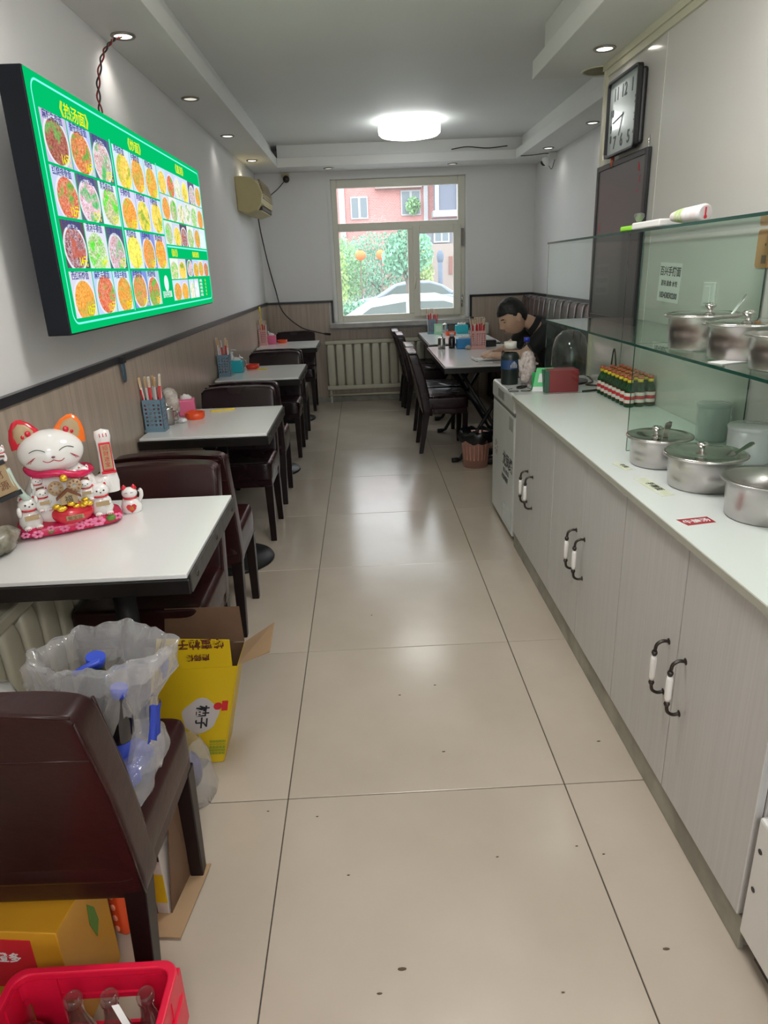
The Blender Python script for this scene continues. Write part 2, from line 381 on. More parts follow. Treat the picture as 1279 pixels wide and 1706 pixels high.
# soffits: lower lip with a set-back cove above
SZ = 2.395
def soffit(name, x0, x1, y0, y1, side, z=SZ):
    mb = MB().box(x0, x1, y0, y1, z, z+.085)
    e = .06
    if side == 'L': mb.box(x0, x1-e, y0, y1, z+.085, CZ-.001)
    elif side == 'R': mb.box(x0+e, x1, y0, y1-.0, z+.085, CZ-.001)
    elif side == 'B': mb.box(x0, x1, y0+e, y1, z+.085, CZ-.001)
    return struct(mb.build(name, SOFF, bevel=.003))
soffit('ceiling_soffit_left', LX, -.765, FY, BY, 'L')
soffit('ceiling_soffit_back', -.765, RX, 7.45, BY, 'B')
soffit('ceiling_soffit_right', 1.585, RX, PY+.1, 7.45, 'R')
soffit('ceiling_soffit_near_right', .965, PX+.0, FY, 4.17, 'R', 2.345)
struct(MB().box(PX, RX, PY+.014, 4.17, 2.345, CZ-.001).build('ceiling_soffit_corner', SOFF))

# ---------------------------------------------------------------- window
wn = struct(MB().box(WX0, WX1, BY-.0, BY+.27, WZ0, WZ0+.004).box(WX0, WX0+.004, BY, BY+.27, WZ0, WZ1).box(WX1-.004, WX1, BY, BY+.27, WZ0, WZ1)
     .box(WX0, WX1, BY, BY+.27, WZ1-.004, WZ1).build('window_1', REVEAL))
fy0, fy1 = BY+.03, BY+.09
MB().box(WX0-.03, WX0, BY-.012, BY+.0, WZ0, WZ1+.02).box(WX1, WX1+.03, BY-.012, BY, WZ0, WZ1+.02).box(WX0, WX1, BY-.012, BY, WZ1, WZ1+.03).build('window_casing', REVEAL, wn)
fb = MB()
fb.box(WX0+.004, -.21, fy0, fy1, WZ0, WZ1-.004).box(1.07, WX1-.004, fy0, fy1, WZ0, WZ1-.004)
fb.box(-.21, 1.07, fy0, fy1, 2.235, WZ1-.004).box(-.21, 1.07, fy0, fy1, WZ0, .945).box(-.21, 1.07, fy0, fy1, 1.81, 1.89).box(.527, .585, fy0, fy1, .945, 1.81)
fb.build('window_frame', UPVC, wn, bevel=.006)
sash = MB().box(.58, .652, fy0-.03, fy0+.02, .91, 1.845).box(1.018, 1.10, fy0-.03, fy0+.02, .91, 1.845).box(.652, 1.018, fy0-.03, fy0+.02, 1.762, 1.845)\
    .box(.652, 1.018, fy0-.03, fy0+.02, .91, .985).build('sash', UPVC, wn, bevel=.006)
MB().box(.597, .617, fy0-.045, fy0-.03, 1.30, 1.36).tube([(.607, fy0-.05, 1.33), (.607, fy0-.07, 1.33), (.600, fy0-.072, 1.28), (.588, fy0-.072, 1.20)], .008).build('window_handle', CREAM, sash)
MB().cyl((1.112, fy0-.02, 1.66), .010, .12).cyl((1.112, fy0-.02, 1.0), .010, .12).box(1.10, 1.13, fy0-.03, fy0-.02, 1.63, 1.80).build('hinge', STEEL, sash)
MB().box(-.215, 1.075, fy0+.03, fy0+.034, 1.885, 2.24).build('pane', WING, wn)
MB().box(-.215, .53, fy0+.03, fy0+.034, .94, 1.815).build('pane', WING, wn)
MB().box(.65, 1.02, fy0-.004, fy0+.0, .983, 1.765).build('pane', WING, wn)
MB().box(-.36, 1.36, 7.70, BY+.05, .825, .875).build('window_sill', STONE, wn, bevel=.005)

# ================================================================ CHAIRS
def make_chair(label, leather, group):
    """origin: floor, middle of the chair, directly under the top rear edge; faces +y"""
    t = thing('dining_chair', label, 'chair', group=group)
    w = .212
    mb = MB()
    def tuft(v):
        if v.z > .445:
            gx = abs(math.sin((v.x/.424+.5)*PI*3)); gy = abs(math.sin(((v.y-.13)/.36)*PI*3))
            v = Vector((v.x, v.y, v.z-.012+.012*min(1, 3*gx)*min(1, 3*gy)))
        return v
    mb.cushion(-w, w, .10, .475, .355, .462, e=.16, n=72, k=26, fn=tuft)
    mb.build('seat', leather, t)
    fr = MB().box(-w+.006, w-.006, .12, .462, .318, .385).build('seat_apron', leather, t, bevel=.008)
    # backrest: upholstered slab leaning back
    def lean(v):
        k = (v.z-.31)/.50; y = v.y+.115*(1-k)-.0; y += .012*math.sin(k*PI)
        z = v.z-(.012*(v.x/w)**2 if v.z > .7 else 0)
        if abs(v.x) > w*.8: y += 0
        return Vector((v.x, y, z))
    b = MB().cushion(-w, w, .0, .075, .30, .815, e=.13, n=48, k=30, fn=lean)
    bk = b.build('backrest', leather, t)
    p = MB()
    def bp(x, z, yy): return lean(Vector((x, yy, z)))
    p.tube([bp(x, .70, .077) for x in (-w+.01, -.1, 0, .1, w-.01)], .0022, 5)
    p.tube([bp(x, .70, -.002) for x in (-w+.01, -.1, 0, .1, w-.01)], .0022, 5)
    for sx in (-1, 1):
        p.tube([bp(sx*(w-.006), z, .0015) for z in (.32, .45, .6, .72, .80)], .003, 6)
        p.tube([bp(sx*(w-.006), z, .0735) for z in (.45, .6, .72, .80)], .003, 6)
    p.tube([bp(x, .812, .004) for x in (-w+.01, -.1, 0, .1, w-.01)], .003, 6)
    for x in (-.07, .07): p.tube([bp(x, z, .077) for z in (.47, .58, .69)], .002, 5)
    p.build('seam', leather, bk)
    for sx in (-1, 1):
        x0, x1 = sx*(w-.048), sx*(w-.004); xa, xb = min(x0, x1), max(x0, x1); q = .006
        m1 = MB().hexa([(xa+q, .430, 0), (xb-q, .430, 0), (xb-q, .462, 0), (xa+q, .462, 0)], [(xa, .425, .33), (xb, .425, .33), (xb, .470, .33), (xa, .470, .33)])
        m1.build('leg', LEGW, t, bevel=.003)
        m2 = MB().hexa([(xa+q, .075, 0), (xb-q, .075, 0), (xb-q, .108, 0), (xa+q, .108, 0)], [(xa, .115, .33), (xb, .115, .33), (xb, .165, .33), (xa, .165, .33)])
        m2.build('leg', LEGW, t, bevel=.003)
    return t
CXL = -.742
GL = 'dark leatherette chairs along the left wall'; GR_ = 'dark leatherette chairs at the right-hand tables'
ch0 = make_chair('large maroon chair nearest the viewer, plastic bag of bottles on its seat', LEATH, GL)
ch0.location = (-.675, .885, 0); ch0.rotation_euler = (0, 0, R(-1.5))
cA = dup(ch0, 'maroon chair tucked under the near table with the lucky cat, back turned away', (CXL, 2.375, 0), PI)
cB = dup(ch0, 'maroon chair back to back behind the cat table, facing the second table', (CXL, 2.435, 0), 0)
ch1 = make_chair('purple-brown chair on the far side of the second left table, facing it', LEATH2, GL)
ch1.location = (CXL, 4.045, 0); ch1.rotation_euler = (0, 0, PI)
dup(ch1, 'purple-brown chair back to back behind the second left table, facing the third', (CXL, 4.14, 0), 0)
dup(ch1, 'dark chair on the far side of the third left table, facing it', (CXL, 5.845, 0), PI)
dup(ch1, 'dark chair back to back behind the third left table, facing the farthest', (CXL, 5.93, 0), 0)
dup(ch1, 'dark chair beyond the farthest left table, against the back wall', (CXL, 7.775, 0), PI)
for k, (x, y, l) in enumerate([(.335, 5.54, 'nearest right-hand chair with shiny tufted seat, facing the near right table'),
                               (.345, 6.00, 'second right-hand chair, just behind the nearest tufted one'),
                               (.325, 7.08, 'third right-hand chair, drawn up to the far right table'),
                               (.30, 7.52, 'farthest right-hand chair, in front of the radiator')]):
    dup(ch1, l, (x, y, 0), -PI/2, GR_)

# ================================================================ TABLES
def table_top(t, x0, x1, y0, y1, z=.75):
    MB().box(x0+.006, x1-.006, y0+.006, y1-.006, z-.012, z).build('tabletop', TABW, t, bevel=.002)
    MB().box(x0, x1, y0, y1, z-.052, z-.0125).build('edge_band', EDGEM, t, bevel=.003)
    a = MB()
    a.box(x1, x1+.003, y0+.01, y1-.01, z-.05, z-.004)
    a.build('angle_strip', ANGLE, t)
    n = max(3, int((y1-y0)/.16)); b = None
    for k in range(n):
        y = y0+.07+(y1-y0-.14)*k/(n-1)
        if b is None: b = MB().ell((0, 0, 0), (.005, .009, .009), 10, 6).build('bolt', IRON, t)
        else: b = b.copy(); COL.objects.link(b)
        b.location = (x1+.003, y, z-.027)
def left_table(label, y0, y1):
    ym = (y0+y1)/2; t = thing('dining_table', label, 'table', (-.735, ym, 0), group='tables along the left wall')
    d = (y1-y0)/2
    table_top(t, -.293, .288, -d, d)
    MB().cyl((0, 0, .03), .032, .64, 20).build('column', BLKM, t)
    MB().box(-.03, .03, -.25, .25, .668, .698).box(-.22, .22, -.03, .03, .668, .698).build('top_bracket', BLKM, t)
    MB().lathe([(0, 0), (.205, 0), (.210, .006), (.205, .016), (.17, .022), (.165, .026), (.12, .030), (.115, .036), (.045, .050), (.04, .06)], n=40).build('base', BLKM, t)
    return t
left_table('near left table carrying the lucky cat, white top with bolted steel edge', 1.505, 2.13)
left_table('second left table with orange dish and yellow opener on its white top', 3.0, 3.68)
left_table('third left table with a teal box on its white top', 4.68, 5.39)
left_table('farthest left table with pink box and pink chopstick holder', 6.63, 7.25)
def right_table(label, x0, x1, y0, y1):
    t = thing('dining_table', label, 'table', ((x0+x1)/2, (y0+y1)/2, 0), group='tables on the right')
    hx, hy = (x1-x0)/2, (y1-y0)/2
    MB().box(-hx+.006, hx-.006, -hy+.006, hy-.006, .738, .75).build('tabletop', TABW, t, bevel=.002)
    MB().box(-hx, hx, -hy, hy, .698, .7375).build('edge_band', EDGEM, t, bevel=.003)
    for sy in (-1, 1):
        y = sy*(hy-.16)
        f = MB().tube([(-.22, y, .02), (-.20, y, .03), (.20, y, .695)], .014, 8).build('crossed_leg', BLKM, t)
        f = MB().tube([(.22, y+.03, .02), (.20, y+.03, .03), (-.20, y+.03, .695)], .014, 8).build('crossed_leg', BLKM, t)
        MB().tube([(-.27, y, .018), (-.22, y, .02)], .018, 8).tube([(.22, y+.03, .02), (.27, y+.03, .018)], .018, 8).build('foot', BLKM, t)
    MB().tube([(0, -hy+.16, .36), (0, hy-.13, .36)], .012, 8).build('stretcher', BLKM, t)
    return t
right_table('near right table where the man sits, white top with black edge', .565, 1.245, 4.88, 6.22)
right_table('far right table under the window, white top with black edge', .60, 1.27, 6.42, 7.68)

# bench along the right wall
for (y0, y1, l) in [(4.35, 6.21, 'brown leatherette wall bench with channelled back, nearer section behind the man'), (6.22, 7.81, 'brown leatherette wall bench with channelled back, far corner section')]:
    t = thing('wall_bench', l, 'bench', (1.63, (y0+y1)/2, 0), group='upholstered benches along the right wall'); h = (y1-y0)/2
    MB().box(-.23, .24, -h+.005, h-.005, .0, .33).build('bench_base', LEATH2, t, bevel=.01)
    MB().cushion(-.24, .24, -h+.003, h-.003, .33, .45, e=.12, n=48, k=14).build('seat', BENCHL, t)
    n = max(5, round((y1-y0)/.2)); dd = (2*h-.006)/n
    for k in range(n):
        a = -h+.003+dd*k
        MB().cushion(.10, .235, a, a+dd, .45, 1.10, e=.28, n=28, k=16, fn=lambda v: Vector((v.x+.05*(v.z-.45), v.y, v.z)) if v.x < .17 else v).build('backrest_channel', BENCHL, t)

# ================================================================ SERVING CABINET
cab = thing('base_cabinet', 'long low off-white cabinet with six doors under the serving counter', 'cabinet', (1.01, 2.2, 0))
def L(x, y): return x-1.01, y-2.2
def cb(mb, x0, x1, y0, y1, z0, z1, m=0): a, b = L(x0, y0); c, d = L(x1, y1); return mb.box(a, c, b, d, z0, z1, m)
cb(cb(MB(), .765, PX-.005, 1.066, 3.365, .09, .785), .775, PX-.02, 1.07, 3.36, 0, .09).build('body', GAP, cab)
cb(MB(), .752, .765, 1.05, 3.345, 0.0, .084).build('kickboard', KICK, cab, bevel=.002)
cb(MB(), .764, PX-.005, 1.0585, 1.0655, 0, .785).build('end_panel', CABW, cab, bevel=.001)
ds = [1.062, 1.454, 1.853, 2.244, 2.627, 3.008, 3.346]
def handle(mbx, y, par):
    pts = [(-.0, 0, .075), (-.018, 0, .077), (-.032, 0, .068), (-.036, 0, .05)]
    a = MB(); xx, yy = L(.747, y)
    def tr(p): return (xx+p[0], yy+p[1], .425+p[2])
    sp_ = smoothpath(pts, 4); a.tube([tr(p) for p in sp_]+[tr((p[0], p[1], -p[2])) for p in sp_[::-1]], .0045, 8)
    for s in (1, -1):
        a.M = Matrix.Translation(tr((-.0005, 0, .075*s))) @ Matrix.Rotation(R(-90), 4, 'Y'); a.lathe([(.009, 0), (.009, .002), (.005, .004)], n=12); a.M = Matrix.Identity(4)
        a.lathe([(.005, .0), (.008, .008*s), (.006, .014*s)] if s > 0 else [(.006, -.014), (.008, -.008), (.005, 0)], tr((-.036, 0, .036*s)), 12)
    h = a.build('handle', IRON, par)
    MB().lathe([(.006, -.036), (.0085, -.026), (.0085, .026), (.006, .036)], tr((-.036, 0, 0)), 14).build('ceramic_grip', WGLOSS, par)
for k in range(6):
    d = cb(MB(), .745, .763, ds[k]+.002, ds[k+1]-.002, .088, .782).build('door', CABW, cab, bevel=.0015)
    handle(None, (ds[k+1]-.045 if k % 2 == 0 else ds[k]+.05), d)
ct = tag(MB().box(.735, PX-.002, 1.0, 3.38, .787, .803).build('countertop', [COUNT], bevel=.001), 'long pale white countertop of the serving counter', 'countertop')
MB().box(.731, .735, 1.0, 3.38, .785, .8028).build('edge_strip', mat('greyish_edging', (.42, .42, .36), .4), ct)
# near appliance at right edge
ap = thing('chest_cooler', 'white appliance panel with two screw holes at the right edge, beside the cabinet', 'appliance', (.995, .675, 0))
MB().box(-.25, .24, -.38, .373, .06, .37).build('lower_panel', WHITE, ap, bevel=.006)
MB().box(-.225, .24, -.38, .365, .371, .775).build('upper_body', mat('blue_grey_steel', (.25, .28, .33), .3, metal=.5), ap, bevel=.004)
MB().box(-.22, .23, -.36, .35, 0, .07).build('plinth', GAP, ap)
for z in (.30, .20):
    m_ = MB(); m_.M = Matrix.Translation((-.2505, .352, z)) @ Matrix.Rotation(R(-90), 4, 'Y'); m_.lathe([(.006, 0), (.006, .001)], n=12)
    m_.build('screw_hole', BLKP, ap)
# freezer
fz = thing('chest_freezer', 'small white chest freezer with black lettering at the far end of the counter', 'freezer', (1.02, 3.69, 0))
FW = mat('freezer_white', (.62, .64, .63), .3, col2=(.55, .57, .57), vscale=3)
MB().box(-.27, .26, -.29, .29, .03, .685).build('body', FW, fz, bevel=.008)
MB().box(-.275, .265, -.295, .295, .70, .795).build('lid', FW, fz, bevel=.012)
MB().box(-.268, .26, -.288, .288, .684, .701).build('seal', mat('grey_rubber', (.18, .18, .18), .6), fz)
MB().box(-.279, -.274, -.06, .10, .73, .775).build('lid_grip', mat('grey_label_plate', (.25, .25, .25), .4), fz)
MB().box(-.2715, -.27, -.27, -.17, .60, .67).build('energy_sticker', mat('grey_sticker', (.35, .36, .35), .5), fz)
lt = MB()
F1 = frame((-.2706, -.02, .38), (0, -1, 0), (0, 0, 1))
textmesh(lt, '龙凤缘', .085, F1, bold=.002); textmesh(lt, '速冻食品', .03, frame((-.2706, -.03, .335), (0, -1, 0), (0, 0, 1)), sx=1.3)
textmesh(lt, '冷冻冷藏柜', .034, frame((-.2706, .0, .29), (0, -1, 0), (0, 0, 1)), bold=.001)
lt.build('lettering', INK, fz)
w_ = MB(); w_.box(-.2712, -.27, -.27, -.05, .05, .16); w_.build('bottom_sticker', mat('silver_film', (.5, .55, .55), .25, metal=.3), fz)
w_ = MB(); F2 = frame((-.2708, .17, .42), (0, -1, 0), (0, 0, 1))
for a in range(0, 360, 40): w_.prism([(0, .012), (.005, .04), (0, .05), (-.005, .04)], F2 @ Matrix.Rotation(R(a), 4, 'Z'), .0005)
w_.build('flower_mark', mat('faded_brown_print', (.3, .2, .15), .5), fz)
for (a_, b_) in ((-.2, -.22), (.2, -.22), (-.2, .22), (.2, .22)): MB().cyl((a_, b_, 0), .02, .03).build('foot', BLKP, fz)

# glass display case
gc = thing('glass_display_case', 'two-tier open glass display case on the serving counter', 'display case', (1.09, 2.0, .803))
def gs(name, x0, x1, y0, y1, z0, z1, thin, g=None):
    mb = MB(); mb.box(x0-1.09, x1-1.09, y0-2.0, y1-2.0, z0-.803, z1-.803)
    big = {'z': (0, 1), 'y': (2, 4), 'x': (3, 5)}[thin]
    mb.m = [0 if i in big else 1 for i in range(6)]
    o = mb.build(name, [CLEARP if name == 'end_pane' else GREENG, EDGEG], gc); return o
gs('middle_shelf', .885, PX-.026, .60, 3.385, 1.155, 1.163, 'z')
gs('top_shelf', .880, PX-.026, .60, 3.39, 1.503, 1.511, 'z')
gs('end_pane', .89, 1.264, 3.376, 3.384, .8035, 1.1545, 'y')
gs('end_pane', .885, 1.264, 3.376, 3.384, 1.1635, 1.5025, 'y')
gs('divider_pane', .886, 1.283, 2.246, 2.254, .8035, 1.1545, 'y')
gs('divider_pane', .885, 1.285, 2.246, 2.254, 1.1635, 1.5025, 'y')
gs('end_pane', .889, 1.285, .604, .612, .8035, 1.1545, 'y')

# ================================================================ MENU LIGHTBOX
bx = thing('menu_lightbox', 'large illuminated green menu lightbox of noodle photographs on the left wall', 'menu board', (-.88, 3.2, 1.63))
def BM(x, y, z): return (x+.88, y-3.2, z-1.63)
MB().box(-.075, -.004, -1.045, 1.06, -.36, .352).build('casing', mat('black_lightbox_casing', (.007, .009, .014), .35, spec=.2), bx, bevel=.003)
for y in (-.7, .75): MB().box(-.17, -.075, y-.02, y+.02, .1, .2).build('wall_bracket', BLKM, bx)
MB().box(-.17, -.075, -.5, -.46, -.3, -.2).build('wall_bracket', BLKM, bx)
GF = emat('lit_green_film', s2l(2, 192, 108), 1.05)
CY = emat('lit_cyan_line', s2l(130, 240, 235), 1.15)
YT = emat('lit_yellow_text', s2l(235, 240, 0), 1.1)
WT = emat('lit_white_text', (.85, .95, .97), 1.0)
BT = emat('lit_blue_text', (.07, .08, .28), 1.0)
MB().box(-.004, 0, -1.04, 1.055, -.354, .348).build('face', GF, bx)
def fxy(y, z, d=.0006): return frame((d, y-3.2, z-1.63), (0, 1, 0), (0, 0, 1))
# rounded border line
def rrect(y0, y1, z0, z1, r, d=.0012, w=.006):
    pts = []
    for (cy, cz, a0) in [(y1-r, z1-r, 0), (y0+r, z1-r, 90), (y0+r, z0+r, 180), (y1-r, z0+r, 270)]:
        for k in range(7): a = R(a0+15*k); pts.append((cy+r*math.cos(a), cz+r*math.sin(a), math.cos(a), math.sin(a)))
    vs = []; fs = []; n = len(pts)
    for (y, z, cx, cz_) in pts: vs += [(d, y-3.2, z-1.63), (d, y-3.2-w*cx, z-1.63-w*cz_)]
    for i in range(n): j = (i+1) % n; fs.append((2*i, 2*j, 2*j+1, 2*i+1))
    return MB().add(vs, fs)
bl = rrect(2.178, 4.240, 1.298, 1.962, .04)
bl.box(.0005, .0012, 2.779-3.2, 2.785-3.2, 1.31-1.63, 1.90-1.63).box(.0005, .0012, 3.366-3.2, 3.372-3.2, 1.463-1.63, 1.90-1.63)
bl.box(.0005, .0012, 3.386-3.2, 4.236-3.2, 1.556-1.63, 1.563-1.63)
bl.build('border_line', CY, bx)
def foodmat():
    m = bpy.data.materials.new('lit_dish_photograph'); m.use_nodes = True; nt = m.node_tree; nt.nodes.clear(); N = nt.nodes.new; Lk = nt.links.new
    out = N('ShaderNodeOutputMaterial'); e = N('ShaderNodeEmission'); e.inputs[1].default_value = 1.12
    uv = N('ShaderNodeUVMap'); uv.uv_map = 'UVMap'
    def attr(n):
        a = N('ShaderNodeAttribute'); a.attribute_type = 'OBJECT'; a.attribute_name = n; return a
    a1, a2, a3, ab, sd = attr('c1'), attr('c2'), attr('c3'), attr('cb'), attr('seed')
    sep = N('ShaderNodeSeparateXYZ'); Lk(uv.outputs[0], sep.inputs[0])
    comb = N('ShaderNodeVectorMath'); comb.operation = 'ADD'; Lk(uv.outputs[0], comb.inputs[0]); Lk(sd.outputs['Vector'], comb.inputs[1])
    # bowl ellipse distance
    sub = N('ShaderNodeVectorMath'); sub.operation = 'SUBTRACT'; Lk(uv.outputs[0], sub.inputs[0]); of = attr('off'); Lk(of.outputs['Vector'], sub.inputs[1])
    mul = N('ShaderNodeVectorMath'); mul.operation = 'MULTIPLY'; Lk(sub.outputs[0], mul.inputs[0]); mul.inputs[1].default_value = (1, .98, 0)
    ln = N('ShaderNodeVectorMath'); ln.operation = 'LENGTH'; Lk(mul.outputs[0], ln.inputs[0])
    n1 = N('ShaderNodeTexNoise'); n1.inputs['Scale'].default_value = 2.6; n1.inputs['Detail'].default_value = 3; n1.inputs['Distortion'].default_value = 1.0; Lk(comb.outputs[0], n1.inputs['Vector'])
    n2 = N('ShaderNodeTexNoise'); n2.inputs['Scale'].default_value = 9; n2.inputs['Detail'].default_value = 4; n2.inputs['Distortion'].default_value = 2.5; Lk(comb.outputs[0], n2.inputs['Vector'])
    vo = N('ShaderNodeTexVoronoi'); vo.inputs['Scale'].default_value = 13; Lk(comb.outputs[0], vo.inputs['Vector'])
    r1 = N('ShaderNodeMapRange'); r1.inputs[1].default_value = .50; r1.inputs[2].default_value = .64; Lk(n1.outputs[0], r1.inputs[0])
    r2 = N('ShaderNodeMapRange'); r2.inputs[1].default_value = .40; r2.inputs[2].default_value = .66; Lk(n2.outputs[0], r2.inputs[0])
    r3 = N('ShaderNodeMapRange'); r3.inputs[1].default_value = 0; r3.inputs[2].default_value = .6; r3.inputs[3].default_value = .80; r3.inputs[4].default_value = 1.25; Lk(vo.outputs[0], r3.inputs[0])
    def mix(f, a, b):
        x = N('ShaderNodeMix'); x.data_type = 'RGBA'; Lk(f, x.inputs[0]); Lk(a, x.inputs[6]); Lk(b, x.inputs[7]); return x.outputs[2]
    c = mix(r2.outputs[0], a1.outputs['Color'], a2.outputs['Color']); c = mix(r1.outputs[0], c, a3.outputs['Color'])
    sc = N('ShaderNodeVectorMath'); sc.operation = 'SCALE'; Lk(c, sc.inputs[0]); Lk(r3.outputs[0], sc.inputs[3]); c = sc.outputs[0]
    rb = N('ShaderNodeMapRange'); rb.inputs[1].default_value = .43; rb.inputs[2].default_value = .45; Lk(ln.outputs['Value'], rb.inputs[0])
    rim = N('ShaderNodeRGB'); rim.outputs[0].default_value = (.75, .78, .85, 1); c = mix(rb.outputs[0], c, rim.outputs[0])
    rc = N('ShaderNodeMapRange'); rc.inputs[1].default_value = .49; rc.inputs[2].default_value = .51; Lk(ln.outputs['Value'], rc.inputs[0]); c = mix(rc.outputs[0], c, ab.outputs['Color'])
    Lk(c, e.inputs[0]); Lk(e.outputs[0], out.inputs[0]); return m
FOOD = foodmat()
rnd = random.Random(7)
PAL = {'r': ((.55, .10, .04), (.75, .35, .20), (.15, .38, .08), (.55, .60, .85)), 'd': ((.28, .07, .05), (.50, .20, .14), (.16, .42, .12), (.60, .60, .85)),
       'o': ((.75, .25, .03), (.85, .50, .14), (.45, .42, .08), (.60, .68, .92)), 'y': ((.80, .48, .05), (.90, .70, .22), (.30, .42, .06), (.62, .72, .95)),
       'w': ((.75, .65, .50), (.85, .82, .70), (.25, .55, .12), (.65, .75, .90)), 'p': ((.55, .30, .30), (.80, .72, .80), (.12, .45, .15), (.12, .13, .22)),
       'k': ((.22, .06, .06), (.65, .50, .55), (.50, .12, .08), (.13, .10, .12)), 'g': ((.30, .45, .12), (.80, .75, .60), (.10, .60, .05), (.75, .85, .85)),
       'b': ((.60, .22, .06), (.75, .38, .14), (.35, .35, .10), (.25, .28, .75)), 'e': ((.78, .68, .08), (.88, .80, .2), (.7, .5, .1), (.65, .75, .92)),
       'h': ((.65, .75, .90), (.75, .82, .95), (.6, .7, .9), (.62, .74, .95))}
tilecache = {}
titles = MB(); prices = MB()
NAMES = ['麻辣牛肉面', '番茄鸡蛋面', '酸菜肉丝面', '红烧排骨面', '海鲜什锦面', '青菜肉丝面', '东北酸菜面', '清汤手擀面', '三鲜手擀面', '西红柿炒面', '麻辣手擀面', '鸡蛋手擀面']
def dish(y0, y1, z0, z1, pal, name=None, price=None):
    w, h = round(y1-y0, 3), round(z1-z0, 3); k = (w, h)
    if k not in tilecache:
        mb = MB().add([(0, 0, 0), (0, w, 0), (0, w, h), (0, 0, h), (.0008, 0, 0), (.0008, w, 0), (.0008, w, h), (.0008, 0, h)],
                      [(4, 5, 6, 7), (0, 3, 2, 1), (0, 1, 5, 4), (1, 2, 6, 5), (2, 3, 7, 6), (3, 0, 4, 7)])
        mb.uv = [(0, 0), (1, 0), (1, 1), (0, 1)]*2
        o = mb.build('dish_photograph', FOOD, bx); tilecache[k] = o
    else:
        o = tilecache[k].copy(); COL.objects.link(o)
    o.location = (.0002, y0-3.2, z0-1.63)
    c = PAL[pal]; j = lambda q: [max(0, x*(1+rnd.uniform(-.15, .15))) for x in q]
    o['c1'] = j(c[0]); o['c2'] = j(c[1]); o['c3'] = j(c[2]); o['cb'] = j(c[3]); o['off'] = [.5+rnd.uniform(-.07, .07), .42+rnd.uniform(-.07, .05), 0.0]; o['seed'] = [rnd.uniform(0, 50), rnd.uniform(0, 50), 0.0]
    if name: textmesh(titles, name, w*.155, fxy(y0+w*.07, z1-h*.16, .0012), bold=.0003, res=1)
    if price: textmesh(prices, price, w*.20, fxy(y1-w*.46, z0+h*.05, .0012), bold=.0004, res=1)
c1 = [2.206, 2.396, 2.590, 2.776]; rz = [(1.753, 1.890), (1.609, 1.745), (1.463, 1.600), (1.316, 1.453)]
p1 = ['drp', 'rpg', 'kgp', 'oro']; pr1 = [['16元', '16元', '15元'], ['12元', '12元', '12元'], ['14元', '14元', '12元'], ['12元', '12元', '13元']]
for i in range(4):
    for j in range(3): dish(c1[j]+.003, c1[j+1]-.006, rz[i][0], rz[i][1], p1[i][j], NAMES[i*3+j], pr1[i][j])
c2 = [2.80, 2.994, 3.180, 3.364]; p2 = ['yoo', 'oyy', 'ebo', 'br']
for i in range(4):
    for j in range(len(p2[i])): dish(c2[j]+.003, c2[j+1]-.004, rz[i][0], rz[i][1], p2[i][j], '手擀炒面' if (i+j) % 2 else '鸡蛋炒面', '13元')
c3 = [3.376+.143*k for k in range(7)]; p3 = ['yrwepo', 'ogwwgo', 'gykgoh']; rz3 = [(1.786, 1.893), (1.677, 1.782), (1.569, 1.670)]
for i in range(3):
    for j in range(6): dish(c3[j]+.002, c3[j+1]-.002, rz3[i][0], rz3[i][1], p3[i][j])
for j in range(2):
    dish(3.39+.152*j, 3.39+.152*j+.148, 1.416, 1.508, 'gy'[j]); dish(3.39+.152*j, 3.39+.152*j+.148, 1.320, 1.411, 'oo'[j])
for j in range(4): dish(3.704+.132*j, 3.704+.132*j+.128, 1.424, 1.508, 'poor'[j])
dish(3.712, 3.815, 1.318, 1.411, 'w'); dish(3.825, 3.925, 1.318, 1.411, 'h')
heads = MB()
textmesh(heads, '《热汤面》', .046, fxy(2.335, 1.900), bold=.0004, sx=1.25); textmesh(heads, '《炒面》', .044, fxy(2.975, 1.905), bold=.0004, sx=1.25)
textmesh(heads, '《盖浇》', .042, fxy(3.70, 1.910), bold=.0004, sx=1.25); textmesh(heads, '《面食》', .036, fxy(3.43, 1.520), bold=.0003); textmesh(heads, '《麻辣烫类》', .030, fxy(3.85, 1.522), bold=.0003)
heads.build('heading', YT, bx)['kind'] = 'stuff'; titles.build('dish_names', BT, bx)['kind'] = 'stuff'; prices.build('price', YT, bx)['kind'] = 'stuff'
m_ = MB(); m_.M = fxy(3.283, 1.40) ; m_.lathe([(.034, 0), (.034, .001)], n=24, sy=1.0); m_.M = Matrix.Identity(4)
textmesh(m_, '百兴手擀面', .030, fxy(3.206, 1.342), bold=.0006)
for k in range(5): textmesh(m_, '大杯饮品', .0155, fxy(3.955, 1.396-.0185*k), res=1)
m_.build('white_lettering', WT, bx)
m_ = MB()
for k in range(5): textmesh(m_, '5元', .0155, fxy(4.09, 1.396-.0185*k), res=1)
m_.build('price', YT, bx)
# twisted cord from downlight to the lightbox
a_ = MB()
base_ = smoothpath([(-.965, 3.42, 2.39), (-.985, 3.36, 2.36), (-1.0, 3.25, 2.28), (-1.005, 3.15, 2.15), (-.99, 3.10, 2.03), (-.93, 3.10, 1.975)], 14)
for s in (0, PI):
    a_.tube([p+Vector((.006*math.cos(i*.55+s), .006*math.sin(i*.55+s), 0)) for i, p in enumerate(base_)], .0035, 6, m=0 if s else 1)
tag(a_.build('twisted_cord', [CORDR, CORD]), 'twisted red and black cord hanging from downlight to green menu board', 'cord')

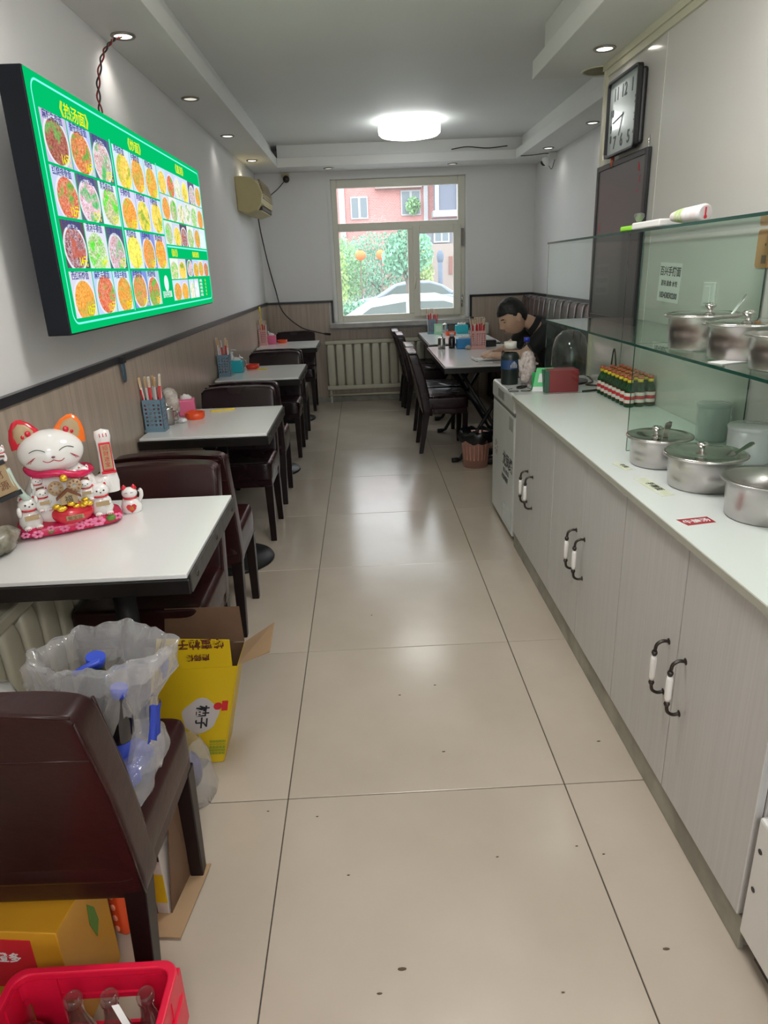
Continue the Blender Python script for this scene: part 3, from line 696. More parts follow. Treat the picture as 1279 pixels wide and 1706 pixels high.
# ================================================================ LIGHT FIXTURES
def ceiling_lamp(label, x, y, m=None, drop=0):
    t = thing('ceiling_lamp', label, 'ceiling light', (x, y, CZ-drop), group='round ceiling lamps')
    if drop: MB().cyl((0, 0, 0), .012, drop, 12).build('stem', WHITE, t)
    MB().cyl((0, 0, -.03), .235, .03, 40).build('base_plate', WHITE, t)
    MB().lathe([(.001, -.125), (.20, -.123), (.245, -.115), (.262, -.10), (.265, -.085), (.265, -.045), (.255, -.03), (.235, -.03)], n=48, cap=False).build('diffuser', m or LIGHTW, t)
    return t
def area(name, loc, sx, sy, w, rot=(0, 0, 0), col=(1, 1, 1)):
    l = bpy.data.lights.new(name, 'AREA'); l.shape = 'DISK' if sx == sy else 'RECTANGLE'; l.size = sx; l.size_y = sy; l.energy = w; l.color = col
    o = bpy.data.objects.new(name, l); COL.objects.link(o); o.location = loc; o.rotation_euler = rot; return o
ceiling_lamp('round white ceiling lamp glowing in front of the window', .475, 6.55)
ceiling_lamp('unseen round lamp added above the near tables for light', .30, 1.9, emat('added_near_diffuser', (1.0, .97, .93), 24.0), .22)  # added out of view, hung low so it also brightens the ceiling
ceiling_lamp('unseen round lamp added above the entrance for light', .30, -.9, LIGHTX, .22)  # another unseen lamp, added behind the camera to lift the room's brightness
def downlight(x, y, z, state, label):
    t = thing('downlight', label, 'downlight', (x, y, z))
    MB().lathe([(.050, 0), (.052, -.004), (.048, -.008), (.038, -.007), (.036, -.001), (.036, 0)], n=28, cap=False).build('trim_ring', mat('dull_nickel', (.30, .28, .24), .35, metal=.8), t)
    MB().cyl((0, 0, -.004), .036, .003, 24).build('lens', {2: SPOTW, 1: emat('medium_led', (1, .97, .9), 2.2), 0: SPOTD}[state], t)
    if state:
        l = bpy.data.lights.new('downlight_beam', 'SPOT'); l.energy = 4.5 if state == 2 else 2; l.spot_size = R(140); l.spot_blend = 1.0; l.shadow_soft_size = .035; l.color = (1, .95, .87)
        o = bpy.data.objects.new('downlight_beam', l); COL.objects.link(o); o.location = (0, 0, -.012); o.parent = t
for a in [(-.955, 3.42, SZ, 2, 'bright warm downlight above the menu board with cord beside it'), (-.935, 4.55, SZ, 0, 'unlit downlight in the left soffit, second from the viewer'),
          (-.935, 5.72, SZ, 1, 'lit downlight in the left soffit, third from the viewer'), (-.935, 6.93, SZ, 2, 'lit downlight in the left soffit above the air conditioner'),
          (-.27, 7.62, SZ, 0, 'dim downlight above the left part of the window'), (.98, 7.62, SZ, 0, 'dim downlight above the right part of the window'),
          (1.79, 5.72, SZ, 1, 'lit downlight in the far right soffit beside the clock'), (1.75, 6.84, SZ, 1, 'lit downlight in the far right soffit above the security camera'),
          (1.175, 3.64, 2.345, 2, 'bright downlight in the near right soffit, beside the round grille'), (1.175, 2.3, 2.345, 1, 'downlight in the near right soffit above the pots'),
          (-.935, 2.25, SZ, 2, 'downlight in the left soffit above the lucky cat')]: downlight(*a)
v_ = thing('round_speaker_grille', 'round tan ceiling grille in the near right soffit next to the clock', 'grille', (1.285, 4.03, 2.345))
MB().lathe([(.095, 0), (.097, -.003), (.088, -.006), (.083, -.002)], n=36, cap=False).build('ring', CREAM, v_)
g_ = MB()
for k in range(5): g_.lathe([(.012+.016*k, -.0015), (.018+.016*k, -.004), (.022+.016*k, -.0015)], n=32, cap=False)
g_.cyl((0, 0, -.0012), .085, .001, 32); g_.build('slots', mat('tan_mesh', (.30, .27, .17), .6), v_)

# ================================================================ WALL THINGS
# air conditioner
t = thing('air_conditioner', 'yellowed wall air conditioner in the far left corner', 'air conditioner', (LX, 6.95, 2.08))
pr = [(0, -.13), (.10, -.155), (.175, -.13), (.215, -.07), (.225, .0), (.20, .08), (.15, .13), (.06, .145), (0, .145)]
MB().prism(pr, frame((0, .40, 0), (1, 0, 0), (0, 0, 1)), .80).build('body', ACP, t, bevel=.01)
m_ = MB()
for k in range(9): z = -.03+.018*k; x = .222-.003*max(0, k-3)**1.3; m_.box(x-.01, x+.006, -.33, .33, z, z+.008)
m_.build('intake_grille', ACG, t)
MB().box(.15, .212, -.33, .33, -.125, -.095).build('air_outlet', ACD, t); MB().box(.16, .226, -.33, .33, -.09, -.082).box(.14, .205, -.33, .33, -.135, -.128).build('louvre', ACP, t)
tag(MB().tube(smoothpath([(-.985, 7.36, 1.95), (-1.0, 7.6, 1.8), (-.985, 7.82, 1.52), (-.93, 7.825, 1.25), (-.87, 7.815, 1.02), (-.69, 7.815, .85), (-.52, 7.815, .79), (-.42, 7.80, .765)]), .006, 6)
    .tube([(-.43, 7.80, .767), (-.36, 7.805, .758)], .012, 6).build('power_cable', [CORD]), 'dark cable drooping from the air conditioner to the radiator', 'cable')
t = thing('ball_camera', 'small dark ball camera on the back wall above the air conditioner', 'camera', (-.72, 7.82, 2.33))
MB().ell((0, -.02, 0), (.035, .035, .035), 18, 12).build('housing', IRON, t); MB().box(-.05, .03, -.005, .028, .02, .05).build('mount', ACP, t)
MB().tube(smoothpath([(-.02, -.02, -.02), (-.10, .0, -.09), (-.17, -.1, -.16), (-.16, -.4, -.25), (-.14, -.42, -.35)]), .004, 6).build('lead', CORD, t)
t = thing('security_camera', 'white security camera on the right wall near the ceiling corner', 'camera', (1.82, 7.1, 2.33))
m_ = MB(); m_.ell((-.03, -.02, -.02), (.045, .045, .045), 20, 12); m_.build('housing', WHITE, t)
m_ = MB(); m_.M = Matrix.Translation((-.055, -.045, -.03)) @ Matrix.Rotation(R(-120), 4, 'X') @ Matrix.Rotation(R(-20), 4, 'Y'); m_.lathe([(.026, -.0), (.028, .008), (.018, .012), (.001, .013)], n=20); m_.build('lens', BLKP, t)
MB().box(.0, .07, -.03, .03, .0, .06).tube([(.04, 0, .03), (-.02, 0, 0)], .015).build('bracket', WHITE, t)
MB().tube(smoothpath([(.03, 0, .05), (-.03, .0, .055), (-.14, .05, .052), (-.24, .1, .055)]), .004, 6).tube(smoothpath([(.06, 0, .0), (.03, -.02, -.08), (.0, -.02, -.05)]), .003, 5).build('lead', CORD, t)
tag(MB().tube(smoothpath([(.95, 7.46, 2.50), (1.1, 7.44, 2.515), (1.3, 7.455, 2.50), (1.5, 7.45, 2.512)]), .005, 6).build('loose_cable', CORD), 'thin dark cable lying on the soffit lip in the far right corner', 'cable')
# cable clip / fly-swatter hook on left wall
t = thing('wall_hook', 'small blue-grey hanging strap on the trim above the second left table', 'hook', (LX+.022, 2.96, 1.10))
MB().cushion(0, .010, -.018, .018, -.09, .012, e=.5, n=16, k=10).build('strap', mat('blue_grey_rubber', (.05, .09, .13), .4), t); MB().box(0, .014, -.02, .02, -.01, .016).build('clip', BLKP, t)

# clock
t = thing('wall_clock', 'rectangular black-framed wall clock with grey digits, high on the right partition', 'clock', (PX, 3.545, 2.06))
MB().box(-.028, 0, -.170, .170, -.150, .150).build('case', BLKP, t, bevel=.012)
fr = MB(); fo = frame((-.028, .02, 0), (0, -1, 0), (0, 0, 1))
def rr(w, h, r):
    return [(cx+r*math.cos(R(a0+15*k)), cy+r*math.sin(R(a0+15*k))) for (cx, cy, a0) in [(w-r, h-r, 0), (-w+r, h-r, 90), (-w+r, -h+r, 180), (w-r, -h+r, 270)] for k in range(7)]
o_ = rr(.195, .165, .022); i_ = rr(.186, .156, .018); n = len(o_)
vs = [tuple(fo @ Vector((x, y, z))) for z in (0, .022) for (x, y) in o_+i_]
fs = [(2*n+i, 2*n+(i+1) % n, 3*n+(i+1) % n, 3*n+i) for i in range(n)]+[(i, (i+1) % n, 2*n+(i+1) % n, 2*n+i) for i in range(n)]+[(n+i, 3*n+i, 3*n+(i+1) % n, n+(i+1) % n) for i in range(n)]
fr.add(vs, fs); fr.prism(o_, fo @ Matrix.Translation((0, 0, -.002)), .004); fr.build('frame', BLKP, t)
d_ = MB(); d_.prism(i_, fo @ Matrix.Translation((0, 0, .003)), .004); d_.build('dial', CLOCKF, t)
for (s, x, y) in [('12', .0, .085), ('1', .10, .085), ('11', -.10, .085), ('10', -.145, .02), ('2', .15, .03), ('9', -.15, -.045), ('3', .15, -.04), ('7', -.09, -.12), ('6', .0, -.12), ('5', .09, -.12), ('8', -.145, -.09), ('4', .15, -.10)]:
    c_ = MB(); textmesh(c_, s, .075 if s in ('12', '1', '11', '7', '6', '5') else .045, fo @ Matrix.Translation((x, y-.01, .0074)), align='CENTER', bold=.001, depth=.001)
    c_.build('digit', DIGIT, t)
h_ = MB()
for (a, l, w) in [(205, .09, .006), (262, .13, .004)]: h_.prism([(-w/2, -.01), (w/2, -.01), (w/2, l), (-w/2, l)], fo @ Matrix.Translation((0, 0, .0085)) @ Matrix.Rotation(R(-a), 4, 'Z'), .001)
h_.build('hands', DIGIT, t)
MB().cyl((-.02, .165, -.20), .009, .045, 12).tube([(-.02, .165, -.155), (-.02, .165, -.21)], .002, 5).build('pendant_charm', CAPR, t)
# blackboard
t = thing('blackboard', 'dark grey writing board in a black frame hanging under the clock', 'board', (PX, 3.60, 1.51))
MB().box(-.016, -.006, -.325, .325, -.375, .36).build('board', SLATE, t)
m_ = MB(); m_.box(-.022, -.002, -.335, -.31, -.385, .37).box(-.022, -.002, .31, .335, -.385, .37).box(-.022, -.002, -.31, .31, .345, .37).box(-.022, -.002, -.31, .31, -.385, -.36); m_.build('frame', BLKP, t, bevel=.003)
MB().tube(smoothpath([(-.004, -.30, .37), (-.006, -.30, .40), (-.002, -.30, .42)]), .002, 5).tube(smoothpath([(-.004, .30, .37), (-.006, .30, .40), (-.002, .30, .44)]), .002, 5).build('hanging_wire', STEEL, t)
w_ = MB(); FB = frame((-.0162, 0, 0), (0, -1, 0), (0, 0, 1))
for (x, y, l, a) in [(.23, .29, .035, 85), (.245, .285, .03, 95), (.25, .24, .03, 70), (.235, .20, .015, 80), (-.26, .06, .04, 80), (-.25, .05, .03, 100), (-.265, .02, .02, 60)]:
    w_.M = FB @ Matrix.Translation((x, y, 0)) @ Matrix.Rotation(R(a), 4, 'Z'); w_.box(0, l, -.003, .003, 0, .0006)
w_.M = Matrix.Identity(4); w_.build('red_chalk_marks', mat('red_chalk', (.55, .05, .06), .8), t)

# sign on partition, switch, tag
t = thing('phone_number_notice', 'white paper notice with black phone number on the wall inside the glass case', 'notice', (PX, 2.96, 1.325))
m_ = MB(); FN = frame((-.0015, 0, 0), (0, -1, -.03), (0, -.06, 1)); m_.prism([(-.105, -.078), (.105, -.078), (.105, .078), (-.105, .078)], FN, .001); m_.build('paper', PAPER, t)
m_ = MB(); FN2 = FN @ Matrix.Translation((0, 0, .0012))
textmesh(m_, '百兴手擀面', .040, FN2 @ Matrix.Translation((0, .030, 0)), align='CENTER', bold=.0008)
textmesh(m_, '混沌 面食 水饺', .024, FN2 @ Matrix.Translation((0, -.012, 0)), align='CENTER', bold=.0005)
textmesh(m_, '18343830200', .032, FN2 @ Matrix.Translation((0, -.062, 0)), align='CENTER', bold=.0012)
m_.build('lettering', INK, t)
t = thing('light_switch', 'white wall switch behind the glass above the steel pots', 'switch', (PX, 2.60, 1.29))
MB().box(-.010, 0, -.043, .043, -.043, .043).build('plate', WHITE, t, bevel=.003); MB().box(-.015, -.010, -.022, .022, -.03, .03).build('rocker', WHITE, t, bevel=.002)
t = thing('orange_tag_card', 'faded orange card hanging on the wall at the right edge', 'card', (PX, 2.27, 1.44))
m_ = MB(); m_.prism(rr(.05, .058, .012), frame((-.003, 0, 0), (0, -1, 0), (0, 0, 1)), .002); m_.build('card', mat('faded_orange_card', (.62, .30, .13), .5), t)
MB().ell((-.005, 0, .012), (.002, .004, .004), 8, 6).box(-.0055, -.005, -.014, .014, -.045, -.02).build('print', mat('grey_brown_print', (.2, .13, .10), .5), t)

# ================================================================ RADIATORS
def radiator(label, x0, x1, z0, z1, loc, rotz, n):
    t = thing('radiator', label, 'radiator', loc, rotz)
    w = (x1-x0)/n
    for k in range(n):
        a = x0+w*k
        MB().cushion(a+.006, a+w-.006, -.085, -.015, z0+.03, z1-.035, e=.35, n=16, k=12).build('section', RADI, t)
    MB().box(x0-.01, x1+.01, -.080, -.0, z1-.04, z1).build('header', RADI, t, bevel=.008); MB().box(x0-.01, x1+.01, -.088, -.015, z0, z0+.045).build('header', RADI, t, bevel=.008)
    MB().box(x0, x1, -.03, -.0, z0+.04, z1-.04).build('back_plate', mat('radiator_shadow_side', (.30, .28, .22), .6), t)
    return t
t = radiator('cream column radiator below the window', -.42, .98, .15, .69, (0, BY-.028, 0), 0, 14)
MB().tube([(-.42, -.05, .085), (1.1, -.05, .085)], .013, 8).tube([(-.40, -.05, .17), (-.40, -.05, .085)], .013, 8).box(-.40, -.38, -.06, -.04, 0, .15).box(.9, .92, -.06, -.04, 0, .15).build('pipe', RADI, t)
radiator('cream column radiator on the left wall under the cat table', -.44, .30, .12, .62, (LX+.014, 1.88, 0), R(90), 7)
t = thing('pipe_box', 'white ledge box below the sill behind the right tables', 'ledge', (1.45, 7.72, .70)); MB().box(-.17, -.065, -.03, .10, 0, .12).build('box', UPVC, t, bevel=.006)
MB().box(-.16, -.07, .02, .10, -.70, .0).build('support', WAINS, t)

# ================================================================ TABLE ITEMS
def chop_holder(name, label, loc, m, h=.15, w=.048, d=.036, group=None, tilt=0, n=14, grid=(4, 6), seed=1):
    t = thing(name, label, 'chopstick holder', loc, tilt, group)
    rr_ = random.Random(seed)
    # lattice walls with real square openings
    def wall(M, wid):
        mb = MB(); mb.M = M; c, r = grid; th = .002
        lo, hi = .02, h-.012; cw = wid*2/(c*2+1); rh = (hi-lo)/(r*2+1)
        mb.box(-wid, wid, 0, th, 0, lo); mb.box(-wid, wid, 0, th, hi, h)
        for i in range(c+1): mb.box(-wid+cw*2*i, -wid+cw*(2*i+1), 0, th, lo, hi)
        for j in range(r+1):
            for i in range(c): mb.box(-wid+cw*(2*i+1), -wid+cw*(2*i+2), 0, th, lo+rh*2*j, lo+rh*(2*j+1))
        return mb
    for i, (M, wd) in enumerate([(Matrix.Translation((0, -d, 0)), w), (Matrix.Translation((0, d-.002, 0)), w),
                  (Matrix.Translation((w, 0, 0)) @ Matrix.Rotation(R(90), 4, 'Z'), d), (Matrix.Translation((-w+.002, 0, 0)) @ Matrix.Rotation(R(90), 4, 'Z'), d)]):
        wall(M, wd).build('lattice_side', m, t)
    MB().box(-w-.003, w+.003, -d-.003, d+.003, 0, .012).build('foot_rim', m, t)
    return t
def chopsticks(loc, label, group, n=12, w=.035, d=.026, h=.15, L=.235, seed=3, tilt=0):
    rr_ = random.Random(seed); c_, s_ = math.cos(tilt), math.sin(tilt)
    for k in range(n):
        bx_, by_ = -w*.72+w*1.44*k/max(1, n-1), rr_.uniform(-d*.7, d*.7); tx, ty = bx_*1.6+rr_.uniform(-.012, .012), by_*1.2+rr_.uniform(-.01, .01)
        t = thing('wrapped_chopsticks', label, 'chopsticks', (loc[0]+bx_*c_-by_*s_, loc[1]+bx_*s_+by_*c_, loc[2]+.014), group=group)
        l = L+rr_.uniform(-.012, .012); v = Vector((tx-bx_, ty-by_, l)); a = rr_.uniform(0, PI)
        q = v.to_track_quat('Z', 'Y').to_matrix().to_4x4() @ Matrix.Rotation(a, 4, 'Z')
        m1 = MB(); m1.M = q; m1.box(-.0048, .0048, -.0026, .0026, 0, l*.80); m1.build('paper_sleeve', PAPERR if k % 3 else PAPER, t)
        m1 = MB(); m1.M = q; m1.box(-.0052, .0052, -.0015, .0015, l*.80, l); m1.build('clear_sleeve', PAPER if k % 3 else WOODS, t)
        m1 = MB(); m1.M = q; m1.box(-.004, -.0008, -.0022, .0022, l*.81, l-.004).box(.0008, .004, -.0022, .0022, l*.81, l-.004); m1.build('stick_ends', WOODS, t)
def dish_round(label, loc, r=.052, h=.03, m=ORANGE, cat='dish'):
    t = thing('round_dish', label, cat, loc)
    MB().lathe([(r*.85, 0), (r*.97, h*.3), (r, h), (r-.004, h), (r*.92, h*.35), (.0, h*.25)], n=32, cap=False).lathe([(0, 0.0), (r*.85, 0.0)], n=32, cap=False).build('bowl', m, t)
    m2 = MB()
    for a in (0, 120, 240): m2.M = Matrix.Rotation(R(a), 4, 'Z'); m2.box(r-.006, r+.001, -.006, .006, h-.001, h+.003)
    m2.M = Matrix.Identity(4); m2.build('rim_notch', m, t); return t
def tissue_box(label, loc, m, rot=0, w=.045, d=.038, h=.075):
    t = thing('tissue_box', label, 'tissue box', loc, rot)
    MB().box(-w, w, -d, d, 0, h).build('box', m, t, bevel=.008, seg=3)
    MB().cushion(-w*.7, w*.7, -d*.5, d*.5, h-.01, h+.022, e=.8, n=18, k=10, fn=lambda v: v+Vector((0, 0, .012*noise.noise(v*60)))).build('tissue', PAPER, t); return t
def jug(label, loc, r=.026, h=.075, hd=True):
    t = thing('steel_condiment_jar', label, 'jar', loc)
    MB().lathe([(0, 0), (r, 0), (r*1.02, h*.5), (r*.98, h*.9), (r*.98, h)], n=24, cap=False).build('body', CHROME, t)
    MB().lathe([(r*1.04, h), (r*1.04, h+.006), (r*.7, h+.014), (.004, h+.018), (.007, h+.026), (0, h+.032)], n=24, cap=False).build('lid', STEEL, t)
    if hd: MB().tube(smoothpath([(r*.9, 0, h*.85), (r*1.7, 0, h*.8), (r*1.7, 0, h*.3), (r*.95, 0, h*.25)]), .003, 6).build('handle', STEEL, t)
    return t
def crumple(name, label, cat, loc, r, m, seed=0, k=22, amp=.35):
    o = MB().ell((0, 0, r[2]), r, k, k//2+4, fn=lambda v: Vector((v.x, v.y, max(0, v.z)))+Vector((r[0]*amp*noise.noise(v*40+Vector((seed, 0, 0))), r[1]*amp*noise.noise(v*40+Vector((9, seed, 0))), r[2]*amp*abs(noise.noise(v*50+Vector((5, 5, seed))))))).build(name, m)
    o.location = loc; return tag(o, label, cat)
TT = .75
G2 = 'wrapped chopsticks in the blue-grey holder on the second left table'
# table 2
chop_holder('chopstick_holder', 'blue-grey lattice chopstick holder on the second left table', (-.985, 3.17, TT), BGREY, h=.15, w=.044, d=.034)
chopsticks((-.985, 3.17, TT), 'wrapped chopsticks standing in the blue-grey holder on the second left table', G2, 13, .040, .028)
jug('steel condiment jar beside the holder on the second left table', (-.965, 3.30, TT), .028, .075)
crumple('napkin_bundle', 'crumpled napkins and packets heaped behind the pink tissue box', 'napkins', (-.985, 3.44, TT), (.045, .04, .075), mat('mixed_packets', (.7, .66, .62), .6, col2=(.38, .30, .25), vscale=25), 2)
tissue_box('pink tissue box behind the orange dish on the second left table', (-.925, 3.52, TT), PINK, R(10), .042, .04, .085)
dish_round('orange-red plastic dish in front of the pink box, second left table', (-.865, 3.42, TT), .05, .032)
crumple('crumpled_tissue', 'small crumpled white tissue beside the orange dish', 'tissue', (-.905, 3.32, TT), (.022, .018, .012), PAPER, 5)
t = thing('yellow_opener', 'flat yellow plastic opener lying on the second left table', 'opener', (-.76, 3.60, TT), R(15))
MB().prism([(-.065, -.008), (-.03, -.011), (0, -.006), (.03, -.010), (.06, -.004), (.065, .006), (.03, .004), (0, .009), (-.035, .006), (-.065, .010)], Matrix.Identity(4), .008).build('body', YEL, t, bevel=.002)
# table 3
chop_holder('chopstick_holder', 'blue-grey lattice chopstick holder on the third left table', (-.985, 4.90, TT), BGREY, h=.15, w=.042, d=.034)
chopsticks((-.985, 4.90, TT), 'red-sleeved chopsticks in the holder on the third left table', 'wrapped chopsticks on the third left table', 10, .038, .028, L=.24, seed=5)
t = thing('pump_bottle', 'small white pump bottle behind the teal box', 'bottle', (-.975, 5.15, TT))
MB().lathe([(0, 0), (.022, 0), (.024, .01), (.024, .09), (.010, .11), (.010, .125)], n=20, cap=False).build('body', WHITE, t); MB().cyl((0, 0, .124), .012, .016).tube([(0, 0, .14), (0, 0, .155), (.035, -.01, .152)], .004, 6).build('pump', WHITE, t)
jug('steel condiment jar beside the teal box on the third left table', (-.93, 5.20, TT), .026, .08)
tissue_box('teal tissue box on the third left table', (-.93, 5.08, TT), TEAL, 0, .043, .038, .085)
dish_round('orange-red dish on the third left table beside the teal box', (-.845, 5.24, TT), .05, .032, mat('red_orange_plastic', (.72, .045, .02), .35))
t = thing('yellow_scraper', 'small yellow plastic piece beside the orange-red dish, third left table', 'opener', (-.76, 5.18, TT), R(-8)); MB().box(-.045, .0, -.009, .009, 0, .007).box(0, .03, -.015, .015, 0, .007).build('body', YEL, t, bevel=.002)
# table 4
chop_holder('chopstick_holder', 'pink lattice chopstick holder on the farthest left table', (-.995, 6.98, TT), PINKB, h=.15, w=.038, d=.034)
chopsticks((-.995, 6.98, TT), 'wrapped chopsticks in the pink holder on the farthest left table', 'wrapped chopsticks on the farthest left table', 7, .034, .028, L=.225, seed=8)
tag(MB().tube([(-.995, 6.98, TT+.02), (-1.0, 6.97, TT+.37)], .005, 6).tube([(-1.0, 6.97, TT+.37), (-1.0, 6.97, TT+.30)], .008, 6).build('yellow_stirrer', YEL), 'tall yellow stick standing in the pink holder', 'stick')
jug('steel condiment jar behind the pink box on the farthest left table', (-.965, 7.18, TT), .026, .09)
tissue_box('pink tissue box on the farthest left table', (-.925, 7.08, TT), PINK, 0, .045, .038, .085)
dish_round('orange-red dish on the farthest left table', (-.825, 7.14, TT), .05, .03)
# near right table
jug('steel jar with upright spoon on the near right table', (.675, 6.02, TT), .032, .085, False)
tag(MB().tube([(.675, 6.02, TT+.09), (.683, 6.0, TT+.145)], .003, 6).ell((.684, 5.998, TT+.15), (.006, .006, .009), 8, 6).build('jar_spoon', STEEL), 'small spoon standing in the steel jar on the near right table', 'spoon')
t = thing('sauce_bottle', 'dark soy sauce bottle with pale cap on the near right table', 'bottle', (.765, 6.03, TT))
MB().lathe([(0, 0), (.028, 0), (.029, .02), (.028, .085), (.016, .105)], n=22, cap=False).build('body', mat('dark_sauce_glass', (.015, .010, .012), .1, coat=.5), t); MB().cyl((0, 0, .10), .020, .028).build('cap', mat('pale_cap', (.55, .5, .48), .4), t)
tissue_box('sky-blue tissue box on the near right table', (.86, 5.98, TT), BLUEP, 0, .062, .04, .085)
HPB = chop_holder('chopstick_holder', 'pale pink lattice basket of chopsticks in front of the man', (.975, 5.93, TT), PINKB, h=.15, w=.062, d=.045, grid=(6, 6))
chopsticks((.975, 5.93, TT), 'wrapped chopsticks fanned out in the pale pink basket on the near right table', 'wrapped chopsticks in the pale pink basket', 22, .058, .042, L=.235, seed=11)
crumple('shell_ornament', 'small knobbly beige ornament in front of the blue tissue box', 'ornament', (.885, 5.88, TT), (.022, .018, .018), mat('beige_shell', (.5, .42, .33), .5), 9)
tag(MB().box(-.05, .05, -.04, .04, 0, .055).build('black_box', BLKP, bevel=.004, loc=(1.10, 6.05, TT)), 'small black box behind the chopstick basket on the near right table', 'box')
t = thing('notebook', 'open notebook on the near right table under the man\'s hands', 'notebook', (.92, 5.17, TT), R(6))
MB().box(-.10, .10, -.075, .075, 0, .004).build('cover', mat('navy_cover', (.02, .03, .08), .5), t); MB().box(-.095, .10, -.072, .072, .0041, .010).build('pages', PAPER, t)
m_ = MB(); m_.tube([(-.098, -.075, .012), (-.098, .075, .012)], .010, 10); m_.build('rolled_page', PAPER, t)
tag(MB().tube([(.83, 5.04, TT+.005), (.93, 4.99, TT+.005)], .004, 8).build('pen', WHITE), 'white pen lying near the front edge of the near right table', 'pen')
# far right table
chop_holder('chopstick_holder', 'blue-grey chopstick holder with pale green card, far right table', (.735, 7.45, TT), BGREY, h=.15, w=.045, d=.036)
chopsticks((.735, 7.45, TT), 'wrapped chopsticks in the holder behind the pale green card', 'wrapped chopsticks on the far right table', 12, .055, .028, L=.235, seed=14)
tag(MB().box(-.045, .045, -.002, .002, 0, .11).box(-.03, .03, -.0026, -.002, .03, .09, 1).build('green_card', [PGREEN, mat('pale_card_print', (.6, .8, .65), .5)], loc=(.79, 7.33, TT+.0)), 'pale green card leaning before the chopstick holder on the far right table', 'card')
jug('steel condiment jar on the far right table', (.885, 7.52, TT), .03, .08, False)
dish_round('orange-red dish on the far right table', (.90, 7.20, TT), .058, .035)
tissue_box('teal tissue box with pale lid on the far right table', (1.04, 7.38, TT), mat('cyan_teal_plastic', (.02, .45, .55), .35), 0, .065, .05, .085)
t = thing('sauce_bottle', 'dark bottle beside the teal box on the far right table', 'bottle', (1.16, 7.46, TT))
MB().lathe([(0, 0), (.03, 0), (.03, .09), (.018, .11), (.018, .14)], n=22, cap=False).build('body', mat('dark_sauce_glass'), t); MB().cyl((0, 0, .138), .02, .02).build('cap', BLKP, t)

# waste bin with black bag
t = thing('waste_bin', 'pale pink slotted waste bin with black bag by the near right table', 'bin', (.80, 4.93, 0))
MB().lathe([(0, .004), (.088, .004), (.090, 0), (.108, .24), (.112, .24), (.112, .25), (.104, .25), (.084, .012), (0, .012)], n=36, cap=False).build('bucket', mat('salmon_plastic', (.88, .52, .46), .45), t)
m_ = MB()
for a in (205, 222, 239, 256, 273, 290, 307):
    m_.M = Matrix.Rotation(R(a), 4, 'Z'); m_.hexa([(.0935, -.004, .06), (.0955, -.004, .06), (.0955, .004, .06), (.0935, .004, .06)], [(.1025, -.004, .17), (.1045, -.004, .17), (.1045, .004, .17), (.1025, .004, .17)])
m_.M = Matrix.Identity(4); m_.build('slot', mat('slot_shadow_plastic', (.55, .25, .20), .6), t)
MB().box(.02, .07, -.113, -.100, .20, .215).build('handle_slot', INKB, t)
m_ = MB(); n = 40; vs = []; fs = []
for k, (r, z) in enumerate([(.118, .195), (.122, .22), (.122, .262), (.108, .275), (.095, .20), (.08, .10)]):
    for i in range(n):
        a = 2*PI*i/n; q = noise.noise(Vector((math.cos(a)*3, math.sin(a)*3, k*.7))); vs.append(((r+.02*q)*math.cos(a), (r+.02*q)*math.sin(a), z+.035*noise.noise(Vector((math.cos(a)*2, math.sin(a)*2, 5+k)))*(1 if k < 4 else 0)))
for k in range(5):
    for i in range(n): j = (i+1) % n; fs.append((k*n+i, k*n+j, (k+1)*n+j, (k+1)*n+i))
m_.add(vs, fs, 0, True); m_.build('bag', mat('black_bag_film', (.006, .006, .007), .35), t)

# ================================================================ POTS AND COUNTER THINGS
def pot(label, x, y, z, r, h, lid=True, spoon=None, knob=(0, 0), tilt=None):
    t = thing('steel_pot', label, 'pot', (x, y, z), group='round stainless steel pots of the serving counter')
    MB().lathe([(0, 0), (r*.86, 0), (r*.9, .004), (r*.93, h*.5), (r*.95, h-.006), (r*1.10, h), (r*1.11, h+.003), (r*.93, h+.001), (r*.90, h*.5), (r*.86, .006), (0, .005)], n=48, cap=False).build('body', CHROME, t)
    if lid:
        ld = MB(); ld.M = Matrix.Translation((0, 0, h+.002)) @ (Matrix.Rotation(tilt, 4, 'X') if tilt else Matrix.Identity(4))
        ld.lathe([(r*1.08, .0), (r*1.09, .004), (r*1.0, .006), (r*.96, .002), (r*.7, .008), (r*.25, .010), (0, .010)], n=48, cap=False)
        ld = ld.build('lid', STEEL, t)
        kb = MB(); kb.lathe([(.008, 0), (.006, .008), (.016, .016), (.017, .020), (.010, .025), (0, .026)], (knob[0], knob[1], h+.010), 20, cap=False); kb.build('lid_knob', STEEL, t)
    if spoon:
        p0, p1, w = spoon; a, b = Vector(p0), Vector(p1); d = (b-a).normalized(); sd = d.cross(Vector((0, 0, 1))).normalized() if abs(d.z) < .95 else Vector((1, 0, 0))
        up = sd.cross(d).normalized(); sp = MB(); L_ = (b-a).length
        P2 = [(-w*.35, 0), (-w*.4, L_*.5), (-w*.5, L_*.8), (-w*.45, L_*.95), (0, L_), (w*.45, L_*.95), (w*.5, L_*.8), (w*.4, L_*.5), (w*.35, 0)]
        Mx = Matrix(((sd.x, d.x, up.x, a.x), (sd.y, d.y, up.y, a.y), (sd.z, d.z, up.z, a.z), (0, 0, 0, 1)))
        sp.prism(P2[::-1], Mx, .003); s_ = tag(sp.build('serving_spoon', STEEL, bevel=.001, loc=(x, y, z)), spoon_label, 'spoon')
    return t
spoon_label = 'steel spoon standing through the lid of the left pot on the counter'
pot('left pot on the counter with upright spoon, beside the glass divider', .925, 2.085, .803, .092, .088, spoon=((.0, -.03, .07), (.0, -.06, .150), .022), knob=(-.01, .0))
spoon_label = 'steel spoon slanting out of the middle pot on the counter'
pot('middle pot on the counter with domed knob lid and slanting spoon', .955, 1.845, .803, .103, .092, spoon=((.045, -.04, .085), (.125, -.02, .125), .020), knob=(-.008, .005))
